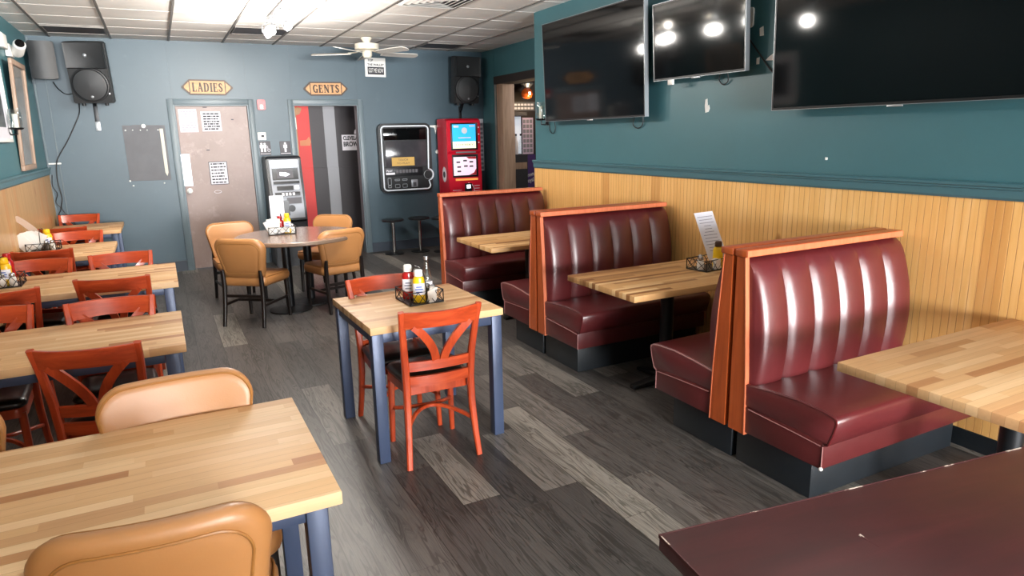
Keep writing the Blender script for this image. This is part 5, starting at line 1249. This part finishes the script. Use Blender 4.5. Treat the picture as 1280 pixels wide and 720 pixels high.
# ------------------------------------------------------------------ bar room bits
bm = new(); bx(bm, 5.685, 5.90, 10.590, 10.598, 1.34, 1.96); o = tag(obj('price_poster', bm, M['pink_paper'], None, 0), 'lilac printed poster in the bar room beyond the wooden post', 'poster')
bm = new()
for i in range(3):
    for j in range(7): bx(bm, 5.70+0.065*i, 5.75+0.065*i, 10.5885, 10.5899, 1.37+0.083*j, 1.43+0.083*j)
p_ = obj('printing', bm, M['ink_l'], o, 0); p_['kind'] = 'stuff'
bm = new(); prism(bm, [(5.70, 0.72), (5.93, 0.72), (5.93, 1.33), (5.705, 1.325)], lambda u, v: (u, 10.588, v), lambda u, v: (u, 10.597, v)); o = tag(obj('purple_banner', bm, M['purple'], None, 0), 'purple banner with pale script hanging below the lilac poster', 'banner')
bm = text(new(), 'Crown', 0.10, onY(5.815, 10.5865, 0.98) @ Matrix.Rotation(R(12), 4, 'Z'), 0.001, 0.002, 0.17); text(bm, 'Royal', 0.10, onY(5.815, 10.5865, 0.88) @ Matrix.Rotation(R(12), 4, 'Z'), 0.001, 0.002, 0.17); obj('lettering', bm, M['label_w'], o, 0)
t = thing('bar_shelf', 'bar shelf unit with a bright back behind the wooden post', 'shelf', (5.42, 10.50, 0))
bm = new(); bx(bm, -0.40, 0.235, -0.14, 0.09, 0.0, 1.345); obj('cabinet', bm, M['ink'], t)
bm = new(); bx(bm, -0.40, 0.235, -0.14, 0.09, 1.99, 2.05); obj('top_shelf', bm, M['ink'], t)
bm = new(); bx(bm, -0.38, 0.23, 0.075, 0.09, 1.35, 1.98); obj('lit_back', bm, mat('lit_shelf_back', '#cfd4de', 0.4, emit=0.5), t)
bm = new(); bx(bm, -0.12, 0.22, -0.145, -0.1405, 1.10, 1.21, 0.0); obj('drawer_front', bm, M['weathered'], t)
t0 = None
for i, (x, m_) in enumerate(((5.28, 'ketchup'), (5.38, 'pepper'), (5.48, 'label_w'), (5.575, 'glass'))):
    tb = thing('liquor_bottle', ['dark red bottle on the bar shelf', 'dark brown bottle on the bar shelf', 'white bottle on the bar shelf', 'clear bottle on the bar shelf nearest the poster'][i], 'bottle', (x, 10.45, 1.3455), 0, 'bottles on the bar shelf')
    bm = new(); lathe(bm, [(0.0, 0), (0.036, 0), (0.038, 0.02), (0.038, 0.19), (0.016, 0.25), (0.014, 0.31), (0.0, 0.31)], (0, 0, 0), 14, None, False, False); obj('body', bm, M[m_], tb)
    bm = new(); lathe(bm, [(0.0, 0.311), (0.017, 0.311), (0.017, 0.345), (0, 0.345)], (0, 0, 0), 12, None, False, False); obj('cap', bm, M['ink'], tb)
t = thing('grey_wall_sign', 'grey lettered board above the bar shelf', 'sign', (5.72, 10.595, 2.15))
bm = new(); bx(bm, -0.22, 0.22, -0.012, 0.0, -0.075, 0.075); obj('panel', bm, M['grey_board'], t)
bm = new()
for i in range(6):
    for j in range(2): bx(bm, -0.19+0.065*i, -0.14+0.065*i, -0.0145, -0.0125, -0.05+0.06*j, -0.015+0.06*j)
p_ = obj('printing', bm, M['label_w'], t, 0); p_['kind'] = 'stuff'
t = thing('pendant_lamp', 'amber glass pendant lamp glowing in the bar room', 'lamp', (5.63, 10.30, 2.36))
bm = new(); lathe(bm, [(0.0, 0.16), (0.10, 0.155), (0.105, 0.14), (0.05, 0.08), (0.045, 0.07)], (0, 0, 0), 18, None, False, True); cyl(bm, (0, 0, 0.155), (0, 0, 0.339), 0.008, 8); obj('holder', bm, M['silver'], t)
bm = new(); lathe(bm, [(0.045, 0.07), (0.085, 0.03), (0.10, -0.02), (0.085, -0.07), (0.04, -0.10), (0.0, -0.105)], (0, 0, 0), 22, None, False, False); obj('glass_globe', bm, M['amber'], t)
bm = new(); lathe(bm, [(0.0, -0.01), (0.018, -0.01), (0.018, 0.03), (0, 0.035)], (0.0, -0.09, -0.03), 10, None, False, False); obj('bulb', bm, M['bulb'], t)
pl = bpy.data.lights.new('pendant_glow', 'POINT'); pl.energy = 6; pl.color = (1, 0.7, 0.4); pl.shadow_soft_size = 0.08; po = bpy.data.objects.new('pendant_glow', pl); C.objects.link(po); po.location = (5.63, 10.15, 2.2)
pl = bpy.data.lights.new('bar_room_lamp', 'POINT'); pl.energy = 45; pl.color = (1, 0.92, 0.85); pl.shadow_soft_size = 0.15; po = bpy.data.objects.new('bar_room_lamp', pl); C.objects.link(po); po.location = (5.9, 8.4, 2.5)
pl = bpy.data.lights.new('hall_lamp', 'POINT'); pl.energy = 9; pl.color = (1, 0.96, 0.92); pl.shadow_soft_size = 0.15; po = bpy.data.objects.new('hall_lamp', pl); C.objects.link(po); po.location = (2.3, 10.55, 2.45)
# ------------------------------------------------------------------ condiments on the tables (top at z = 0.755)
ZT = 0.7555
def wire_caddy(label, loc, rot, L=0.22, W=0.15, H=0.085, handle=True):
    t = thing('wire_caddy', label, 'caddy', loc, rot, 'black wire condiment caddies')
    a, b = L/2, W/2; r = 0.0028
    bm = new(); bx(bm, -a, a, -b, b, 0.002, 0.006); obj('tray', bm, M['black_metal'], t)
    bm = new()
    for z in (0.005, H): tube(bm, [(-a, -b, z), (a, -b, z), (a, b, z), (-a, b, z)], r*1.15, 6, True)
    for s in (-1, 1):
        for k in range(4):
            x0, x1 = -a+L*k/4, -a+L*(k+1)/4
            tube(bm, [(x0, s*b, 0.005), (x1, s*b, H)], r*.75, 5); tube(bm, [(x1, s*b, 0.005), (x0, s*b, H)], r*.75, 5)
        for k in range(2):
            y0, y1 = -b+W*k/2, -b+W*(k+1)/2
            tube(bm, [(s*a, y0, 0.005), (s*a, y1, H)], r*.75, 5); tube(bm, [(s*a, y1, 0.005), (s*a, y0, H)], r*.75, 5)
    for x in (-a, a):
        for y in (-b, b): tube(bm, [(x, y, 0.002), (x, y, H+0.004)], r*1.2, 6)
    obj('wire_basket', bm, M['black_metal'], t)
    if handle:
        bm = new(); tube(bm, [(0, -b, H), (0, -b*0.8, H+0.09), (0, -b*0.4, H+0.125), (0, b*0.4, H+0.125), (0, b*0.8, H+0.09), (0, b, H)], r*1.1, 6); obj('handle', bm, M['black_metal'], t)
    return t
def squeeze_bottle(label, loc, rot, body, cap, lab, hgt=0.19, r=0.036):
    t = thing('sauce_bottle', label, 'bottle', loc, rot)
    k = hgt/0.19
    Mx = Matrix.Diagonal((1.0, 0.72, 1, 1))
    bm = new(); lathe(bm, [(0.0, 0.0), (r*.92, 0.0), (r, 0.008), (r, 0.06*k), (r*.93, 0.10*k), (r*.98, 0.125*k), (r*.80, 0.145*k), (r*.45, 0.152*k), (0, 0.152*k)], (0, 0, 0), 24, Mx, False, False); obj('body', bm, M[body], t)
    bm = new(); lathe(bm, [(0.0, 0.152*k), (r*.66, 0.152*k), (r*.70, 0.156*k), (r*.66, 0.184*k), (r*.5, 0.19*k), (0.0, 0.19*k)], (0, 0, 0), 20, Matrix.Diagonal((1, .85, 1, 1)), False, False); obj('cap', bm, M[cap], t)
    if lab:
        bm = new(); loops = []
        for z in (0.045*k, 0.065*k, 0.10*k, 0.112*k):
            rr = r*1.015 if z < 0.07*k else r*0.985
            loops.append([bm.verts.new((rr*math.sin(R(a)), -rr*0.72*math.cos(R(a)), z)) for a in range(-70, 71, 10)])
        loop_faces(bm, loops, False); lo = obj('label', bm, M[lab], t)
        bm = new()
        for z, w_ in ((0.092*k, .016), (0.078*k, .022), (0.062*k, .018)): bx(bm, -w_, w_, -r*0.72-0.0022, -r*0.72-0.0002, z-0.004, z+0.004)
        obj('label_print', bm, M['blue_ink'] if body == 'mustard' else M['ink_l'], lo, 0)
    return t
def shaker(label, loc, fill, group=None):
    t = thing('glass_shaker', label, 'shaker', loc, 0, group)
    bm = new(); lathe(bm, [(0.0, 0.0), (0.021, 0.0), (0.023, 0.006), (0.022, 0.05), (0.017, 0.066)], (0, 0, 0), 10, None, False, True); obj('jar', bm, M[fill], t)
    bm = new(); lathe(bm, [(0.0185, 0.066), (0.0195, 0.070), (0.018, 0.084), (0.010, 0.092), (0.0, 0.093)], (0, 0, 0), 14, None, True, False); obj('lid', bm, M['steel'], t)
    return t
def napkins(label, loc, rot, n, W=0.13, H=0.13, fan=30, seed=1):
    t = thing('napkin_bundle', label, 'napkins', loc, rot); rn = random.Random(seed)
    for i in range(n):
        a = R(-fan/2+fan*i/max(1, n-1)+rn.uniform(-4, 4)); y = -0.012*n/2+0.012*i; ln = 0.03*rn.uniform(-1, 1)
        bm = new(); loops = []
        for k in range(6):
            v = k/5; z = v*H; off = ln*v*v
            loops.append([bm.verts.new((x, y+off+d, z)) for x, d in ((-W/2, -.003), (0, -.005), (W/2, -.003), (W/2, .003), (0, .005), (-W/2, .003))])
        loop_faces(bm, loops, True, True, True)
        move(bm, Matrix.Rotation(a, 4, 'Y')); obj('napkin', bm, M['paper_w'], t, 60)
    return t
def menu(label, loc, rot, W, H, lean=0.0, curl=0.0, lines=12, m_='paper'):
    t = thing('paper_menu', label, 'menu', loc); t.rotation_euler = (R(lean), 0, rot)
    bm = new(); n = 10; L = []
    for k in range(n+1):
        v = k/n; yb = curl*v*v
        L.append([bm.verts.new((x, yb+d, H*v-abs(curl)*0.35*v*v*v)) for x, d in ((-W/2, -.0012), (W/2, -.0012), (W/2, .0012), (-W/2, .0012))])
    loop_faces(bm, L, True, True, True); s = obj('sheet', bm, M[m_], t, 50)
    if lines:
        bm = new(); rn = random.Random(int(W*1000))
        for i in range(lines):
            v = 0.90-0.78*i/lines; y = curl*v*v; w_ = W*rn.uniform(0.18, 0.40)*(1.1 if i == 0 else 1)
            z = H*v-abs(curl)*0.35*v**3
            bx(bm, -w_, w_, y-0.0022, y-0.0013, z-0.0022, z+0.0022)
        p = obj('printing', bm, M['ink_l'], s, 0); p['kind'] = 'stuff'
    return t

# middle table
cx, cy = 1.262, 3.665
wire_caddy('black wire caddy with ketchup and mustard on the middle square table', (cx, cy, ZT), R(3), 0.205, 0.225, 0.075)
zb = ZT+0.0065
squeeze_bottle('red ketchup bottle with white cap in the middle table caddy', (cx-0.045, cy+0.055, zb), R(-20), 'ketchup', 'white', 'label_w', 0.205)
squeeze_bottle('yellow mustard bottle with white cap at the front of the middle table caddy', (cx-0.018, cy-0.055, zb), R(-18), 'mustard', 'white', 'label_w', 0.19)
t = thing('glass_bottle', 'tall clear glass sauce bottle in the middle table caddy', 'bottle', (cx+0.068, cy+0.045, zb))
bm = new(); lathe(bm, [(0.0, 0), (0.029, 0), (0.031, 0.006), (0.031, 0.10), (0.026, 0.135), (0.014, 0.18), (0.0125, 0.225), (0.0, 0.225)], (0, 0, 0), 20, None, False, False); obj('body', bm, M['glass'], t)
bm = new(); lathe(bm, [(0.0, 0.2255), (0.0145, 0.2255), (0.0145, 0.243), (0.0, 0.244)], (0, 0, 0), 14, None, False, False); obj('cap', bm, M['steel'], t)
bm = new(); lathe(bm, [(0.0316, 0.035), (0.0318, 0.095)], (0, 0, 0), 20, None, False, False); obj('label', bm, M['label_w'], t)
shaker('glass salt shaker in the front right of the middle table caddy', (cx+0.065, cy-0.055, zb), 'salt')
shaker('glass pepper shaker behind the salt in the middle table caddy', (cx+0.048, cy-0.005, zb), 'pepper')
napkins('white sugar packets standing between the bottles of the middle table caddy', (cx+0.045, cy-0.085, zb), R(10), 3, 0.05, 0.085, 30, 4)

# booth table with the menu
cx, cy = 3.30, 3.46
wire_caddy('black wire caddy on the booth table beside the paper menu', (cx, cy, ZT), R(8), 0.24, 0.17, 0.075, False)
shaker('glass salt shaker at the left end of the booth table caddy', (cx-0.085, cy-0.02, zb), 'salt'); shaker('second glass shaker in the booth table caddy, right of the salt', (cx-0.040, cy+0.03, zb), 'salt')
squeeze_bottle('yellow mustard bottle in the booth table caddy under the paper menu', (cx+0.055, cy-0.035, zb), R(-25), 'mustard', 'sign_brown', None, 0.185)
menu('paper menu standing up out of the booth table caddy, tilted to the left', (cx+0.115, cy+0.02, zb+0.045), R(-22), 0.145, 0.37, -4, 0.0)
bpy.data.objects['paper_menu'].rotation_euler = (R(-33), R(-4), R(-14))
napkins('white sugar packets beside the mustard in the booth table caddy', (cx+0.02, cy-0.06, zb), R(5), 3, 0.05, 0.07, 25, 9)

# third table of the left row
cx, cy = -1.03, 5.60
wire_caddy('black wire caddy with ketchup and mustard by the left wall', (cx, cy, ZT), R(0), 0.20, 0.20, 0.075)
squeeze_bottle('yellow mustard bottle in the caddy at the left edge of the photo', (cx+0.01, cy-0.01, zb), R(-15), 'mustard', 'mustard', 'label_w', 0.19, 0.042)
squeeze_bottle('red ketchup bottle behind the mustard at the left edge of the photo', (cx+0.02, cy+0.062, zb), R(-15), 'ketchup', 'ketchup', None, 0.21, 0.038)
shaker('glass salt shaker in front of the mustard at the left edge of the photo', (cx-0.005, cy-0.072, zb), 'salt'); shaker('glass pepper shaker in front of the mustard at the left edge of the photo', (cx+0.055, cy-0.072, zb), 'salt')

# fourth table: fanned napkins and a curled card
cx, cy = -1.015, 7.30
wire_caddy('black wire caddy with the fanned white napkins by the left wall', (cx, cy, ZT), R(-6), 0.23, 0.19, 0.075)
napkins('fan of white napkins spilling out of the caddy by the left wall', (cx-0.085, cy-0.02, zb+0.012), R(0), 6, 0.10, 0.165, 70, 21)
squeeze_bottle('yellow mustard bottle beside the fanned white napkins', (cx+0.035, cy+0.03, zb), R(-15), 'mustard', 'mustard', 'label_w', 0.185, 0.04)
shaker('glass salt shaker beside the fanned white napkins', (cx+0.075, cy-0.055, zb), 'salt'); shaker('glass pepper shaker between the napkins and the salt', (cx+0.03, cy-0.058, zb), 'pepper')
tc_ = thing('curled_card', 'curled beige card leaning up to the left out of the napkin caddy', 'card', (cx+0.0, cy+0.07, zb+0.006))
bm = new(); L = []
for k in range(13):
    v = k/12; px = -0.03*v - 0.155*v*v; pz = 0.335*v - 0.03*v*v
    L.append([bm.verts.new((px+a, b-0.05*v, pz+a*0.25)) for a, b in ((-.03, -.0012), (.03, -.0012), (.03, .0012), (-.03, .0012))])
loop_faces(bm, L, True, True, True); obj('sheet', bm, M['card'], tc_, 50)

# round table
cx, cy = 1.03, 7.12
wire_caddy('black wire caddy with napkins and mustard on the round table', (cx, cy, ZT+0.0002), R(-5), 0.26, 0.17, 0.075)
napkins('white napkins standing at the left of the round table caddy', (cx-0.075, cy, zb+0.004), R(0), 4, 0.10, 0.15, 40, 31)
squeeze_bottle('yellow mustard bottle in the round table caddy', (cx+0.055, cy-0.02, zb+0.0002), R(-15), 'mustard', 'mustard', 'label_w', 0.20, 0.036)
squeeze_bottle('dark red ketchup bottle in the round table caddy', (cx-0.008, cy+0.035, zb+0.0002), R(-15), 'ketchup', 'ketchup', None, 0.17, 0.036)
shaker('glass shaker at the right of the round table caddy', (cx+0.10, cy-0.03, zb+0.0002), 'salt')
napkins('white folded napkin lying low at the front of the round table caddy', (cx+0.01, cy-0.055, zb+0.016), R(0), 2, 0.11, 0.045, 20, 41)
menu('white menu sheet standing behind the round table caddy', (cx-0.015, cy+0.085, ZT+0.001), R(-8), 0.135, 0.385, -2, 0.02)
